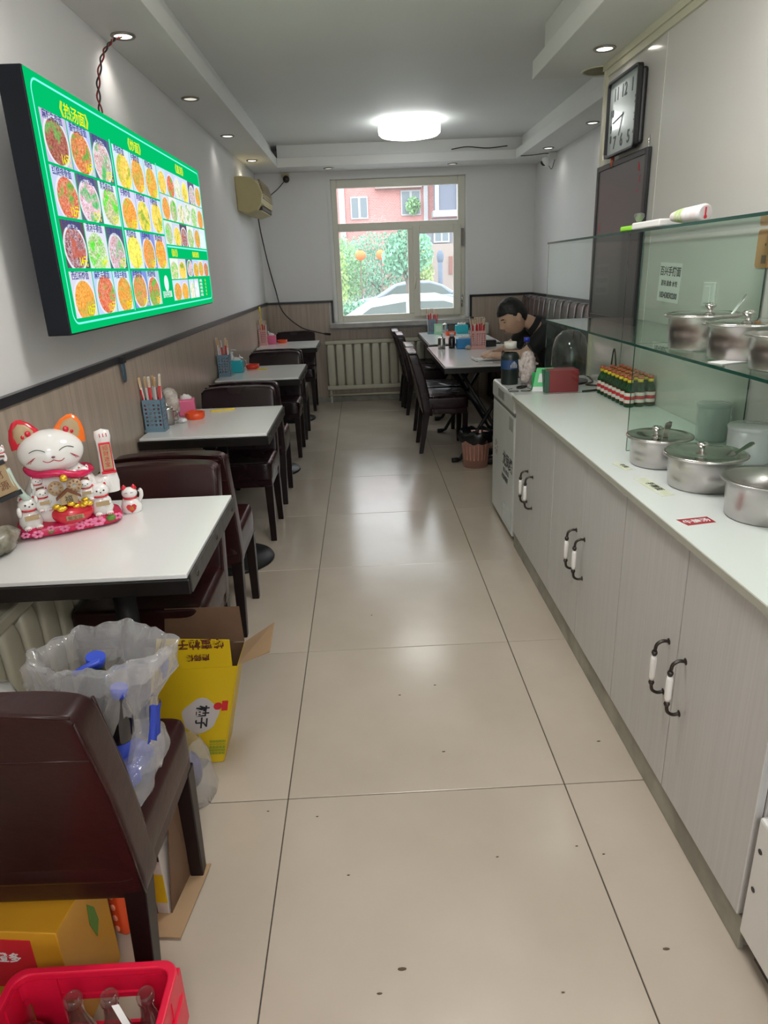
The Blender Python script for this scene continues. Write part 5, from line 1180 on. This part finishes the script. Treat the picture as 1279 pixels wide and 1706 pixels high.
m_ = MB(); fw = frame(V3(-.545, 1.7465, .175), (1, 0, 0), (.2, 0, 1)); m_.prism([(.055*math.cos(R(a))*(1+.08*math.sin(R(a*5))), .062*math.sin(R(a))*(1+.06*math.cos(R(a*4)))) for a in range(0, 360, 15)], fw, .0008); wb = m_.build('white_cloud_print', mat('white_print', (.5, .46, .45), .6), yc)
m_ = MB(); textmesh(m_, '柚子', .042, fw @ Matrix.Translation((-.010, .038, .0012)) @ Matrix.Rotation(R(-90), 4, 'Z'), bold=.001); m_.build('lettering', INK, wb)
m_ = MB(); m_.prism([(.013*math.cos(R(a)), .013*math.sin(R(a))) for a in range(0, 360, 30)], fw @ Matrix.Translation((.05, .032, .0)), .001).prism([(.062, .015), (.080, .015), (.080, .050), (.062, .050)], fw, .001); m_.build('red_print', LABR, yc)
m_ = MB()
for k in range(5): textmesh(m_, '蜂蜜柚子茶', .011, frame(V3(-.520+.010*k-.01, 1.7465, .03), (.2, 0, 1), (-1, 0, .2)), res=1)
m_.build('green_print', GRNI, yc)
for k, (x, y) in enumerate([(-.655, 1.82), (-.590, 1.82), (-.528, 1.82)]):
    soda_bottle('green plastic bottle standing in the yellow carton', (x, y, .09), (0, R(13), 0), GREENB, LABW, .028, .235, cap=mat('green_cap', (.02, .3, .06), .4), group='green bottles in the yellow carton')
b4 = thing('plastic_bag', 'small crumpled clear plastic bag on the floor beside the front chair leg', 'plastic bag', (-.545, 1.60, 0))
bag_mesh([(.001, 0), (.05, .0), (.06, .04), (.055, .10), (.045, .16), (.03, .21)], 36, .016, 12).build('film', FILM, b4)
MB().ell((.0, 0, .10), (.028, .028, .06), 16, 10).build('blue_and_dark_packet', mat('indigo_packet', (.08, .08, .30), .3, col2=(.02, .02, .03), vscale=18), b4)
# cartons under the nearest chair
oc = thing('orange_carton', 'orange juice carton box with red patch under the nearest chair', 'carton', (-.74, 1.03, 0), R(-6))
MB().box(-.17, .125, -.07, .10, 0, .285).build('box', OCARD, oc, bevel=.002)
m_ = MB().box(-.06, .07, -.0712, -.070, .14, .265); m_.build('red_patch', LABR, oc)
m_ = MB(); textmesh(m_, '鲜橙多', .026, frame((.005, -.0716, .21), (1, 0, 0), (0, 0, 1)), align='CENTER', bold=.0006); m_.build('white_lettering', PAPER, oc)
MB().prism([(0, 0), (.015, .03), (.01, .07), (-.01, .10), (-.015, .05)], frame((.1255, .04, .14), (0, 1, 0), (0, 0, 1)), .0006).build('green_leaf_print', GRNI, oc)
m_ = MB(); m_.ell((-.10, -.071, .13), (.03, .002, .035), 16, 8).ell((-.03, -.071, .07), (.028, .002, .03), 16, 8); m_.build('fruit_print', mat('peach_print', (.65, .12, .03), .5), oc)
wc = thing('yellow_white_carton', 'yellow and white carton with brown tape patch behind the chair leg', 'carton', (-.545, 1.235, 0), R(-8))
MB().box(-.05, .028, -.02, .11, .0, .19).build('box', WCARD, wc, bevel=.002)
MB().box(-.0505, .0285, -.0212, -.0205, .045, .13).build('yellow_band', YCARD, wc); MB().box(-.045, -.01, -.0225, -.0212, .155, .185).box(-.04, -.0, -.0225, -.0212, .0, .045).build('brown_patch', KRAFTD, wc)
MB().box(.022, .026, -.0215, -.0205, .170, .185).build('black_tick', INK, wc)
slab('upright_flap', ((.03, -.02, .0), (.035, .11, .0)), ((.045, .02, .30), (.035, .11, .33)), KRAFTD, .003, wc)
yb = thing('bright_yellow_packet', 'bright yellow packet with blue starburst print under the chair seat', 'packet', (-.585, 1.30, .195))
MB().hexa([(-.02, .0, 0), (.075, .0, 0), (.075, .03, 0), (-.02, .03, 0)], [(.01, .0, .10), (.075, .01, .10), (.075, .03, .10), (.01, .03, .10)]).build('packet', mat('lemon_packet', (.72, .60, .01), .35), yb)
m_ = MB(); st = [(.026*math.cos(R(a))*(1 if (a//20) % 2 else .55), .02*math.sin(R(a))*(1 if (a//20) % 2 else .55)) for a in range(0, 360, 20)]; m_.prism(st, frame((.035, -.0008, .04), (1, 0, .5), (-.5, 0, 1)), .001); m_.build('starburst_print', mat('pale_blue_print', (.35, .55, .65), .4), yb)
m_ = MB(); textmesh(m_, '劲爽', .020, frame((.035, -.002, .034), (1, 0, .5), (-.5, 0, 1)), align='CENTER'); m_.build('lettering', LABB, yb)
kf = tag(MB().prism([(-.05, -.075), (.055, -.085), (.085, .11), (-.02, .10)], Matrix.Translation((0, 0, .002)) @ Matrix.Rotation(R(3), 4, 'X') @ Matrix.Translation((0, 0, .006)), .004).build('cardboard_sheet', KRAFT, loc=(-.535, 1.235, 0)), 'flat kraft cardboard flap on the floor under the chair seat', 'cardboard')
ot = thing('orange_tray', 'orange-red plastic tray standing on edge behind the chair leg', 'tray', (-.612, 1.175, 0), R(-20))
MB().cushion(-.018, .018, -.02, .10, .002, .20, e=.35, n=28, k=18).build('tray', ORANGE, ot)
m_ = MB()
for k in range(5): m_.ell((.0, -.0215, .04+.032*k), (.007, .003, .009), 10, 6)
m_.build('tray_print', mat('pale_orange_print', (.8, .3, .2), .5), ot)
# crate with glass bottles
cr = thing('bottle_crate', 'crimson plastic bottle crate at the bottom left corner', 'crate', (-.53, .70, 0))
HX, HY, HZ = .145, .19, .27
def ring(z0, z1, off, th):
    mb = MB(); o = rr(HX+off, HY+off, .03); i = rr(HX+off-th, HY+off-th, .024); n = len(o); vs = [(x, y, z) for z in (z0, z1) for (x, y) in o+i]
    fs = [(i_, (i_+1) % n, 2*n+(i_+1) % n, 2*n+i_) for i_ in range(n)]+[(n+i_, 3*n+i_, 3*n+(i_+1) % n, n+(i_+1) % n) for i_ in range(n)]
    fs += [(2*n+i_, 2*n+(i_+1) % n, 3*n+(i_+1) % n, 3*n+i_) for i_ in range(n)]+[(i_, n+i_, n+(i_+1) % n, (i_+1) % n) for i_ in range(n)]
    return mb.add(vs, fs)
ring(.255, .272, .004, .014).build('top_rim', CRATE, cr, bevel=.003); ring(.215, .2548, 0, .006).build('upper_wall', CRATE, cr); ring(.0, .13, 0, .006).build('lower_wall', CRATE, cr); ring(.195, .206, .006, .010).build('mid_rib', CRATE, cr)
for (x, y) in [(-HX+.004, -HY+.03), (-HX+.004, HY-.03), (HX-.004, -HY+.03), (HX-.004, HY-.03)]: MB().box(x-.006, x+.006, y-.03, y+.03, .128, .2549).build('corner_post', CRATE, cr)
for y in (HY-.005, -HY+.005):
    for (xa, xb) in ((-HX+.02, -.07), (.07, HX-.02)): MB().box(xa, xb, y-.005, y+.005, .128, .2549).build('end_wall', CRATE, cr)
for s in (-1, 1): m_ = MB().tube(smoothpath([(s*(HX+.004), -.10, .12), (s*(HX+.008), -.09, .20), (s*(HX+.008), .09, .20), (s*(HX+.004), .10, .12)]), .006, 8).build('side_loop', CRATE, cr)
MB().box(-HX+.01, HX-.01, -HY+.01, HY-.01, 0, .012).build('floor_grid', CRATE, cr)
def glass_bottle(label, loc, group=None, m=None):
    t = thing('glass_bottle', label, 'bottle', loc, 0, group)
    MB().lathe([(0, .004), (.026, 0), (.030, .006), (.030, .11), (.026, .15), (.014, .195), (.0125, .228), (.0155, .230), (.0155, .240), (.0125, .246), (.010, .244), (.010, .22), (.012, .195), (.024, .15), (.028, .11), (.028, .01), (0, .008)], n=24, cap=False).build('body', m or glassmat('pinkish_clear_glass', (.88, .80, .80), haze=.10, hcol=(.5, .4, .4)), t)
    return t
gb = None
for k, (x, y, l) in enumerate([(-.557, .845, 'empty clear glass bottle in the crate, left of the clear ones'), (-.495, .845, 'empty clear glass bottle in the crate with paper strip, middle one'), (-.432, .845, 'empty clear glass bottle nearest the right corner of the crate'),
                  (-.557, .775, 'empty clear glass bottle in the second row of the crate, left'), (-.495, .775, 'empty clear glass bottle in the second row of the crate, middle'), (-.432, .78, 'empty clear glass bottle in the second row of the crate, right')]):
    if gb is None: gb = glass_bottle(l, (x, y, .014), 'clear glass bottles in the crimson crate')
    else: dup(gb, l, (x, y, .014))
t = thing('green_glass_bottle', 'large dark green bottle lying in the left part of the crate', 'bottle', (-.625, .80, .014))
MB().lathe([(0, .004), (.038, 0), (.042, .01), (.042, .17), (.036, .205), (.02, .225), (0, .232)], n=28, cap=False).build('body', mat('bottle_green', (.003, .035, .018), .08, coat=.6), t)
tag(MB().prism([(0, 0), (.012, 0), (.012, .05), (0, .05)], frame((0, 0, 0), (.8, .2, -.1), (.5, -.4, -.6)), .0008).build('paper_strip', PAPER, loc=(-.487, .832, .250)), 'small pale paper strip on the neck of the middle crate bottle', 'paper')
t = thing('dark_green_bag', 'dark green bag with red tip between crate and orange carton', 'bag', (-.80, .86, 0))
MB().cushion(-.10, .07, -.06, .045, .002, .24, e=.6, n=30, k=20, fn=lambda v: v+Vector((.01*noise.noise(v*20), .008*noise.noise(v*22), 0))).build('bag', mat('dark_green_film', (.008, .03, .015), .35), t)

cb_ = MB(); rc_ = random.Random(5)
for (x, y, r_) in [(.19, 1.74, .006), (.60, 1.06, .008), (-.10, 1.30, .004), (.28, 1.33, .004), (.49, 1.35, .004), (-.02, 2.65, .004), (.02, 1.05, .010), (-.03, 1.0, .006), (.35, .98, .004), (.55, 1.32, .004), (-.19, 1.5, .004), (.2, 2.1, .005), (.07, 2.05, .005), (.5, .86, .005), (-.33, 1.53, .004), (.68, 1.75, .006)]:
    cb_.ell((x, y, .0012), (r_, r_*.4, .0012), 8, 4)
cb_ = tag(cb_.build('floor_crumbs', mat('dry_crumbs', (.10, .07, .05), .8)), 'small dark crumbs and scraps scattered on the beige floor tiles', 'crumbs'); cb_['kind'] = 'stuff'

# ================================================================ OUTSIDE
GZ = -.45
struct(MB().box(-40, 50, BY+.3, 70, GZ-.1, GZ).build('ground', mat('pale_asphalt', (.30, .30, .31), .8, var=.1, vscale=.5)))
struct(MB().box(-40, 50, 12.9, 15.2, GZ, GZ+.12).build('lawn', mat('bright_grass', (.22, .42, .10), .9, var=.3, vscale=6)))
struct(MB().box(-40, 50, 15.2, 60, GZ, -.06).build('far_pavement', mat('pale_asphalt')))
def car(label, x, y, z, m, sc=1.0, rot=0):
    t = thing('parked_car', label, 'car', (x, y, z), rot); t.scale = (sc, sc, sc)
    body = [(-2.2, .35), (-2.25, .65), (-1.9, .86), (-1.2, .95), (1.25, .98), (1.95, .84), (2.2, .62), (2.2, .35)]
    roof = [(-1.35, .93), (-.65, 1.34), (-.2, 1.44), (.55, 1.44), (1.0, 1.30), (1.55, .96)]
    MB().prism(body, frame((0, .85, 0), (1, 0, 0), (0, 0, 1)), 1.7).build('car_body', m, t, bevel=.08, seg=3)
    MB().prism(roof, frame((0, .70, 0), (1, 0, 0), (0, 0, 1)), 1.4).build('roof', m, t, bevel=.06, seg=3)
    gl = mat('car_window_glass', (.10, .13, .12), .3)
    MB().prism([(-1.1, .97), (-.6, 1.30), (-.05, 1.37), (-.05, .97)], frame((0, -.695, 0), (1, 0, 0), (0, 0, 1)), .012).build('side_window', gl, t)
    MB().prism([(.05, .97), (.05, 1.37), (.55, 1.36), (.95, 1.24), (1.3, .98)], frame((0, -.695, 0), (1, 0, 0), (0, 0, 1)), .012).build('side_window', gl, t)
    for wx in (-1.4, 1.4):
        for wy in (-.84, .70):
            w = MB(); w.M = Matrix.Translation((wx, wy, .31)) @ Matrix.Rotation(R(-90), 4, 'X'); w.lathe([(.05, 0), (.2, .01), (.31, .0), (.31, .15), (.05, .14)], n=24); w.build('wheel', BLKP, t)
    MB().box(2.12, 2.22, -.7, -.4, .62, .72).build('headlamp', CLEARG, t); MB().box(-2.26, -2.18, -.75, -.45, .65, .8).build('tail_lamp', CRED, t)
    return t
CARW = mat('white_car_paint', (.55, .57, .57), .3, coat=.3); CARS = mat('silver_car_paint', (.22, .26, .33), .45, coat=.2)
car('white car parked right outside the window', .75, 11.9, GZ, CARW, 1.0)
car('silver car parked beyond the hedge', 1.45, 20.0, -.06, CARS, .78)
car('dark car parked far left beyond the hedge', -5.2, 22.5, -.12, mat('blue_grey_car_paint', (.2, .23, .3), .3, coat=.6), 1.0)
def leaf_cloud(name, c, r, n, size, m, par=None, seed=0):
    rr_ = random.Random(seed); vs = []; fs = []
    for _ in range(n):
        while True:
            p = Vector((rr_.uniform(-1, 1), rr_.uniform(-1, 1), rr_.uniform(-1, 1)))
            if .15 < p.length < 1: break
        p = Vector((c[0]+p.x*r[0], c[1]+p.y*r[1], c[2]+p.z*r[2]))
        e = Euler((rr_.uniform(0, 6), rr_.uniform(0, 6), rr_.uniform(0, 6))).to_matrix(); s_ = size*rr_.uniform(.6, 1.3); o = len(vs)
        for q in [(-.5, 0, 0), (0, -.28, 0), (.5, 0, .05), (0, .28, 0)]: vs.append(tuple(p+e @ Vector(q)*s_))
        fs.append((o, o+1, o+2, o+3))
    ob = MB().add(vs, fs).build(name, m, par); ob['kind'] = 'stuff'; return ob
LEAFA = mat('spring_green_leaves', (.30, .55, .26), .7, var=.5, vscale=1.2); LEAFB = mat('blue_green_leaves', (.24, .50, .34), .7, var=.4, vscale=1.2); LEAFC = mat('yellow_green_leaves', (.45, .62, .24), .7, var=.3, vscale=1.2)
BARK = mat('grey_bark', (.16, .13, .11), .9)
for (x, y, zc, rx, rz, m, l) in [(1.12, 17.0, 1.75, .62, .55, LEAFB, 'slim tree with dark trunk in front of the silver car'), (-1.0, 24.0, 1.25, 1.2, 1.35, LEAFA, 'bushy green tree at the left side of the window view'),
        (.7, 29.0, 1.4, 1.9, 1.4, LEAFB, 'large bushy tree in the middle of the window view'), (1.95, 24.0, 1.1, .5, 1.35, LEAFC, 'narrow yellow-green tree near the window mullion'), (-.75, 18.2, 1.2, .45, 1.1, LEAFC, 'light green shrub at the left edge of the window')]:
    t = thing('tree', l, 'tree', (x, y, -.1 if y > 15.2 else GZ))
    b = -.1 if y > 15.2 else GZ
    MB().tube([(0, 0, 0), (.04, 0, .8), (0, 0, zc-b)], .07, 8).tube([(.02, 0, zc-b-.8), (.4*rx, 0, zc-b)], .03, 6).tube([(.02, 0, zc-b-.8), (-.4*rx, 0, zc-b)], .03, 6).build('trunk', BARK, t)
    leaf_cloud('foliage', (0, 0, zc-b), (rx, rx*.8, rz), int(5200*rx*rz/2)+700, .105, m, t, seed=int(x*10)+50)
hd = thing('hedge', 'clipped dark green hedge between the cars', 'hedge', (.5, 15.6, -.06))
MB().box(-2.4, 1.6, -.22, .22, 0, .62).build('hedge_core', mat('hedge_inside', (.05, .14, .08), .9), hd); leaf_cloud('foliage', (-.4, 0, .38), (2.3, .36, .46), 6000, .08, LEAFB, hd, 3)
for (x, l) in [(.03, 'orange lantern hanging among the trees, left one'), (.66, 'orange lantern hanging among the trees, right one')]:
    t = thing('orange_lantern', l, 'lantern', (x, 22.0, 1.82)); MB().ell((0, 0, 0), (.16, .16, .15), 16, 10).build('lantern_globe', mat('orange_lantern', (.85, .20, .05), .6), t)
    MB().tube([(0, 0, -.30), (0, 0, -1.95)], .02, 6).cyl((0, 0, .13), .05, .05).tube([(0, 0, -.15), (0, 0, -.32)], .012, 5).build('pole', BARK, t)
# brick house
D = 45.0
bh = thing('brick_house', 'red brick apartment house across the street with white window frames', 'building', (2, D, -.06))
BR = bpy.data.materials.new('far_red_brickwork'); BR.use_nodes = True
_nt = BR.node_tree; _b = _nt.nodes['Principled BSDF']; _bk = _nt.nodes.new('ShaderNodeTexBrick'); _tc = _nt.nodes.new('ShaderNodeTexCoord'); _mp = _nt.nodes.new('ShaderNodeMapping')
_mp.inputs['Rotation'].default_value = (R(90), 0, 0); _bk.inputs['Scale'].default_value = 3.0; _bk.inputs['Color1'].default_value = (.52, .22, .20, 1); _bk.inputs['Color2'].default_value = (.44, .18, .16, 1); _bk.inputs['Mortar'].default_value = (.55, .40, .38, 1)
_nt.links.new(_tc.outputs['Object'], _mp.inputs[0]); _nt.links.new(_mp.outputs[0], _bk.inputs['Vector']); _nt.links.new(_bk.outputs[0], _b.inputs['Base Color']); _b.inputs['Roughness'].default_value = .9
MB().box(-22, 22, 0, 8, 0, 13).build('brick_wall', BR, bh)
PALE = mat('pale_render', (.34, .28, .25), .9); FWH = mat('white_far_frame', (.42, .43, .44), .6); FGL = mat('far_window_glass', (.15, .19, .21), .35)
MB().box(-3.1, -2.75, -.12, 0, 0, 13).box(2.02, 2.28, -.15, 0, 0, 13).build('downpipe', FWH, bh); MB().box(-.9, 1.9, -.5, 0, 5.95, 6.5).build('balcony_slab', PALE, bh)
def fwin(x0, x1, z0, z1, bars=1):
    w = MB().box(x0, x1, -.10, 0, z0, z1).build('window', FWH, bh); n = bars+1; g = (x1-x0)/n
    for k in range(n): MB().box(x0+g*k+.07, x0+g*(k+1)-.07, -.115, -.10, z0+.08, z1-.08).build('pane', FGL, w)
fwin(-2.4, -1.35, 4.35, 5.60); fwin(.65, 1.85, 4.45, 5.85, 1); fwin(-6.0, -4.6, 4.4, 5.7); fwin(-2.4, -1.35, 7.6, 9.0); fwin(.65, 1.85, 7.6, 9.0)
m_ = MB().box(2.5, 4.6, -1.1, 0, 4.25, 4.6).box(2.5, 4.6, -1.1, 0, 6.6, 6.8); m_.build('balcony_slab', FWH, bh)
m_ = MB().box(2.62, 2.85, -1.0, -.9, 4.6, 6.6).box(3.9, 4.0, -1.0, -.9, 4.6, 6.6); m_.build('balcony_frame', FWH, bh); MB().box(2.55, 4.55, -.88, -.85, 4.6, 6.6).build('balcony_glazing', mat('blue_grey_glazing', (.13, .15, .20), .4), bh)
lf = leaf_cloud('balcony_plant', (1.35, -.4, 4.95), (.45, .3, .5), 500, .16, LEAFA, bh, 5)
# low side building on the right
sb_ = thing('side_building', 'pale beige rendered corner building with brown window on the right', 'building', (4.0, 30.0, -.06))
MB().box(-1.05, 4, 0, 10, 0, 2.35).build('beige_wall', PALE, sb_); MB().box(-1.02, 4, .3, 10, 2.35, 3.3).build('grey_wall', mat('grey_render', (.20, .21, .24), .9), sb_)
MB().box(-.3, .15, -.05, 0, 1.15, 1.85).build('brown_window', mat('brown_shutter', (.25, .11, .09), .7), sb_); w = MB().box(-.9, -.25, .18, .3, 2.40, 3.25).build('window', FWH, sb_)
for b_ in [(-.84, -.60, 2.46, 2.78), (-.84, -.60, 2.86, 3.18), (-.54, -.31, 2.46, 3.18)]: MB().box(b_[0], b_[1], .17, .18, b_[2], b_[3]).build('pane', FGL, w)
tag(MB().tube([(0, 0, 0), (0, 0, 1.8)], .09, 10).ell((0, 0, 1.8), (.13, .13, .25), 12, 8).build('bollard_post', mat('blue_grey_post', (.12, .16, .22), .7), loc=(2.95, 26.5, -.06)), 'grey-blue post at the corner of the beige building', 'post')

# ================================================================ THE MAN AT THE TABLE
def skinned(verts, edges, radii, sub=2, root=0):
    me = bpy.data.meshes.new('sk'); me.from_pydata(verts, edges, []); o = bpy.data.objects.new('sk', me); COL.objects.link(o)
    sk = o.modifiers.new('s', 'SKIN'); sk.use_smooth_shade = True
    for i, r in enumerate(radii):
        d = me.skin_vertices[0].data[i]; d.radius = (r, r) if not isinstance(r, tuple) else r; d.use_root = (i == root)
    ss = o.modifiers.new('ss', 'SUBSURF'); ss.levels = sub; ss.render_levels = sub
    dg = bpy.context.evaluated_depsgraph_get(); m = bpy.data.meshes.new_from_object(o.evaluated_get(dg))
    vs = [tuple(v.co) for v in m.vertices]; fs = [tuple(p.vertices) for p in m.polygons]
    bpy.data.objects.remove(o); bpy.data.meshes.remove(me); bpy.data.meshes.remove(m); return vs, fs
class Sk:
    def __init__(s): s.v = []; s.e = []; s.r = []
    def chain(s, pts, rs, start=None):
        prev = start
        for p, r in zip(pts, rs):
            s.v.append(tuple(p)); s.r.append(r); i = len(s.v)-1
            if prev is not None: s.e.append((prev, i))
            prev = i
        return prev
man = thing('person', 'man in black shirt with short black hair, head bowed at the near right table', 'person', (1.46, 5.06, 0))
OFF = Vector((-1.46, -5.06, 0))
HC = Vector((1.085, 5.05, 1.065))
B = Sk()
B.chain([(1.50, 5.07, .56), (1.475, 5.07, .68), (1.42, 5.07, .82), (1.34, 5.07, .93)], [.135, .125, .135, .115]); ch = 3
nk = B.chain([(1.255, 5.065, .995), (1.20, 5.06, 1.025), (1.145, 5.055, 1.05)], [.060, .050, .050], ch)
def arm(sy, sh, el, wr, pm, fdir, side):
    a = B.chain([sh, (Vector(sh)+Vector(el))/2, el, (Vector(el)*.55+Vector(wr)*.45), wr, pm], [.062, .052, .043, .038, .026, .030], ch)
    P = Vector(pm); f = Vector(fdir).normalized(); s = Vector(side).normalized(); dn = Vector((0, 0, -1))
    for k, (o, L_) in enumerate([(-.030, .052), (-.010, .064), (.010, .070), (.030, .062)]):
        b = P+s*o+f*.030; B.chain([b, b+f*L_*.45+dn*.004, b+f*L_*.8+dn*.016], [.0115, .0095, .008], a)
    b = P-s*.030-f*.006; B.chain([b+f*.012-s*.010, b+f*.035-s*.018+dn*.006, b+f*.052-s*.014+dn*.010], [.012, .0105, .009], a)
arm(-1, (1.315, 4.90, .955), (1.150, 4.955, .800), (1.00, 5.02, .795), (.945, 5.05, .800), (-.85, .45, -.08), (.35, .9, .1))
arm(1, (1.315, 5.24, .965), (1.075, 5.30, .800), (.975, 5.17, .800), (.935, 5.115, .812), (-.75, -.55, -.10), (.5, -.85, .1))
for sy in (-.095, .095):
    B.chain([(1.43, 5.07+sy, .53), (1.22, 5.07+sy*1.1, .545), (1.05, 5.07+sy*1.2, .53), (1.03, 5.07+sy*1.2, .30), (1.04, 5.07+sy*1.2, .085), (.96, 5.07+sy*1.25, .045), (.91, 5.07+sy*1.25, .035)], [.088, .075, .058, .052, .038, .038, .028], 0)
bv, bf = skinned(B.v, B.e, B.r, 2)
# head grown as a deformed sphere in its own frame: x forward, y to his left, z up
fw_ = Vector((-math.cos(R(30)), -.16, -math.sin(R(30)))).normalized(); up_ = (Vector((0, 0, 1))-fw_*fw_.z).normalized(); le_ = up_.cross(fw_)
HM = Matrix(((fw_.x, le_.x, up_.x, HC.x), (fw_.y, le_.y, up_.y, HC.y), (fw_.z, le_.z, up_.z, HC.z), (0, 0, 0, 1))) @ Matrix.Scale(1.08, 4)
G = lambda a, s: math.exp(-(a/s)**2)
def headfn(v):
    x, y, z = v
    if z < 0: y *= 1-.30*min(1, -z/.11)**1.5
    if z < -.02 and x < 0: x *= 1-.35*min(1, (-z-.02)/.08)
    fr = max(0, min(1, (x-.02)/.05))
    if fr > 0:
        x += fr*(.024*G(y, .011)*G(z+.022, .018)+.012*G(y, .010)*G(z-.004, .022)+.005*G(y, .05)*G(z-.030, .012)-.009*(G(y-.031, .016)+G(y+.031, .016))*G(z-.012, .013)
             +.010*G(y, .020)*G(z+.058, .007)+.010*G(y, .022)*G(z+.071, .008)-.003*G(y, .02)*G(z+.0645, .003)+.012*G(y, .024)*G(z+.098, .016)+.004*(G(y-.045, .02)+G(y+.045, .02))*G(z+.02, .02))
    return Vector((x, y, z))
hm = MB(); hm.ell((0, 0, 0), (.094, .074, .115), 72, 56, fn=headfn)
for s in (-1, 1):
    hm.ell((-.008, s*.076, -.006), (.019, .009, .031), 16, 12, fn=lambda v: Vector((v.x-(v.z)*.15, v.y+s*.004*((-v.x)/.02), v.z)))
hv = [tuple(HM @ Vector(v)) for v in hm.v]
bd = MB(); bd.add([tuple(Vector(v)+OFF) for v in bv], bf, 0, True); bd.add([tuple(Vector(v)+OFF) for v in hv], hm.f, 0, True)
body = bd.build('body', SKIN, man); rm = body.modifiers.new('remesh', 'REMESH'); rm.mode = 'VOXEL'; rm.voxel_size = .0045; rm.use_smooth_shade = True
sm_ = body.modifiers.new('smooth', 'SMOOTH'); sm_.iterations = 1; sm_.factor = .4
# hair: shell over the skull with clipped hairline
hh = MB(); hh.ell((0, 0, 0), (.094, .074, .115), 72, 56, fn=headfn)
keep = []
def hairy(v):
    x, y, z = v; line = .048 if x > .045 else (.048-(.045-x)*1.05 if x > -.03 else -.031-(-.03-x)*1.6)
    line = max(line, -.085)
    if abs(y) > .05 and -.02 < x < .028: line = max(line, .0 if x > .012 else .012)
    return z > line
def puff(v):
    x, y, z = v; k = 1.075+.07*max(0, z/.115)+(.03*noise.noise(Vector(v)*60)); return Vector((x*k+.002, y*k, z*(k+.005)))
idx = {}; nv = []; nf = []
for f in hh.f:
    if all(hairy(hh.v[i]) for i in f):
        q = []
        for i in f:
            if i not in idx: idx[i] = len(nv); nv.append(tuple(HM @ puff(hh.v[i])+OFF))
            q.append(idx[i])
        nf.append(q)
hr = MB().add(nv, nf, 0, True).build('hair', HAIR, man); so = hr.modifiers.new('solid', 'SOLIDIFY'); so.thickness = .014; so.offset = -1
m_ = MB(); m_.M = Matrix.Translation(OFF) @ HM
for s in (-1, 1): m_.tube([(.084-abs(k)*.002, s*(.031+.006*k), .010-.0012*abs(k)) for k in (-2, -1, 0, 1, 2)], .0022, 5)
m_.build('eyelash_line', HAIR, body)
m_ = MB(); m_.M = Matrix.Translation(OFF) @ HM
for s in (-1, 1): m_.tube([(.090-.0022*abs(k+2), s*(.032+.007*k), .031-.0008*abs(k)) for k in (-2, -1, 0, 1, 2)], .0034, 5)
m_.build('eyebrow', HAIR, body)
m_ = MB(); m_.M = Matrix.Translation(OFF) @ HM; m_.tube([(.100-.004*abs(k), .008*k, -.0645) for k in (-2, -1, 0, 1, 2)], .0028, 5); m_.build('lips', LIPS, body)
# clothes
T = Sk()
T.chain([(1.51, 5.07, .50), (1.485, 5.07, .66), (1.43, 5.07, .80), (1.35, 5.07, .915), (1.275, 5.067, .985), (1.235, 5.064, 1.012)], [.155, .15, .158, .140, .096, .066])
T.chain([(1.315, 4.895, .955), (1.225, 4.925, .875), (1.185, 4.94, .838)], [.084, .072, .066], 3); T.chain([(1.315, 5.245, .965), (1.19, 5.275, .88), (1.135, 5.29, .843)], [.084, .072, .066], 3)
v_, f_ = skinned(T.v, T.e, T.r, 2); MB().add([tuple(Vector(v)+OFF) for v in v_], f_, 0, True).build('shirt', SHIRT, man)
m_ = MB(); m_.M = Matrix.Translation(OFF+Vector((1.232, 5.062, 1.008))) @ Vector((-.85, -.02, .5)).to_track_quat('Z', 'Y').to_matrix().to_4x4()
m_.lathe([(.078, -.022), (.066, .010), (.062, .018), (.056, .004), (.066, -.022)], n=28, cap=False); m_.build('collar', SHIRT, man)
for sy in (-.095, .095):
    Q = Sk(); Q.chain([(1.47, 5.07+sy*.9, .53), (1.22, 5.07+sy*1.1, .545), (1.05, 5.07+sy*1.2, .53), (1.03, 5.07+sy*1.2, .30), (1.04, 5.07+sy*1.2, .12)], [.105, .088, .072, .066, .060])
    v_, f_ = skinned(Q.v, Q.e, Q.r, 2); MB().add([tuple(Vector(v)+OFF) for v in v_], f_, 0, True).build('trouser_leg', TROUS, man)
    MB().cushion(.875-1.46, 1.085-1.46, .01+sy*1.24-.038, .01+sy*1.24+.048, 0, .085, e=.6, n=24, k=14, fn=lambda v: Vector((v.x, v.y, v.z*(.65+.5*(v.x+.585)/.2)))).build('shoe', BLKP, man)
br_ = MB(); c0 = Vector((1.01, 5.016, .795))+OFF; ax = Vector((-.9, .4, 0)).normalized(); e1 = Vector((0, 0, 1)); e2 = ax.cross(e1)
for k in range(14): p = c0+e1*(.031*math.cos(k*PI/7))+e2*(.031*math.sin(k*PI/7)); br_.ell(tuple(p), (.0075, .0075, .0075), 10, 6)
br_.build('bead_bracelet', mat('dark_beads', (.03, .008, .006), .3), man)
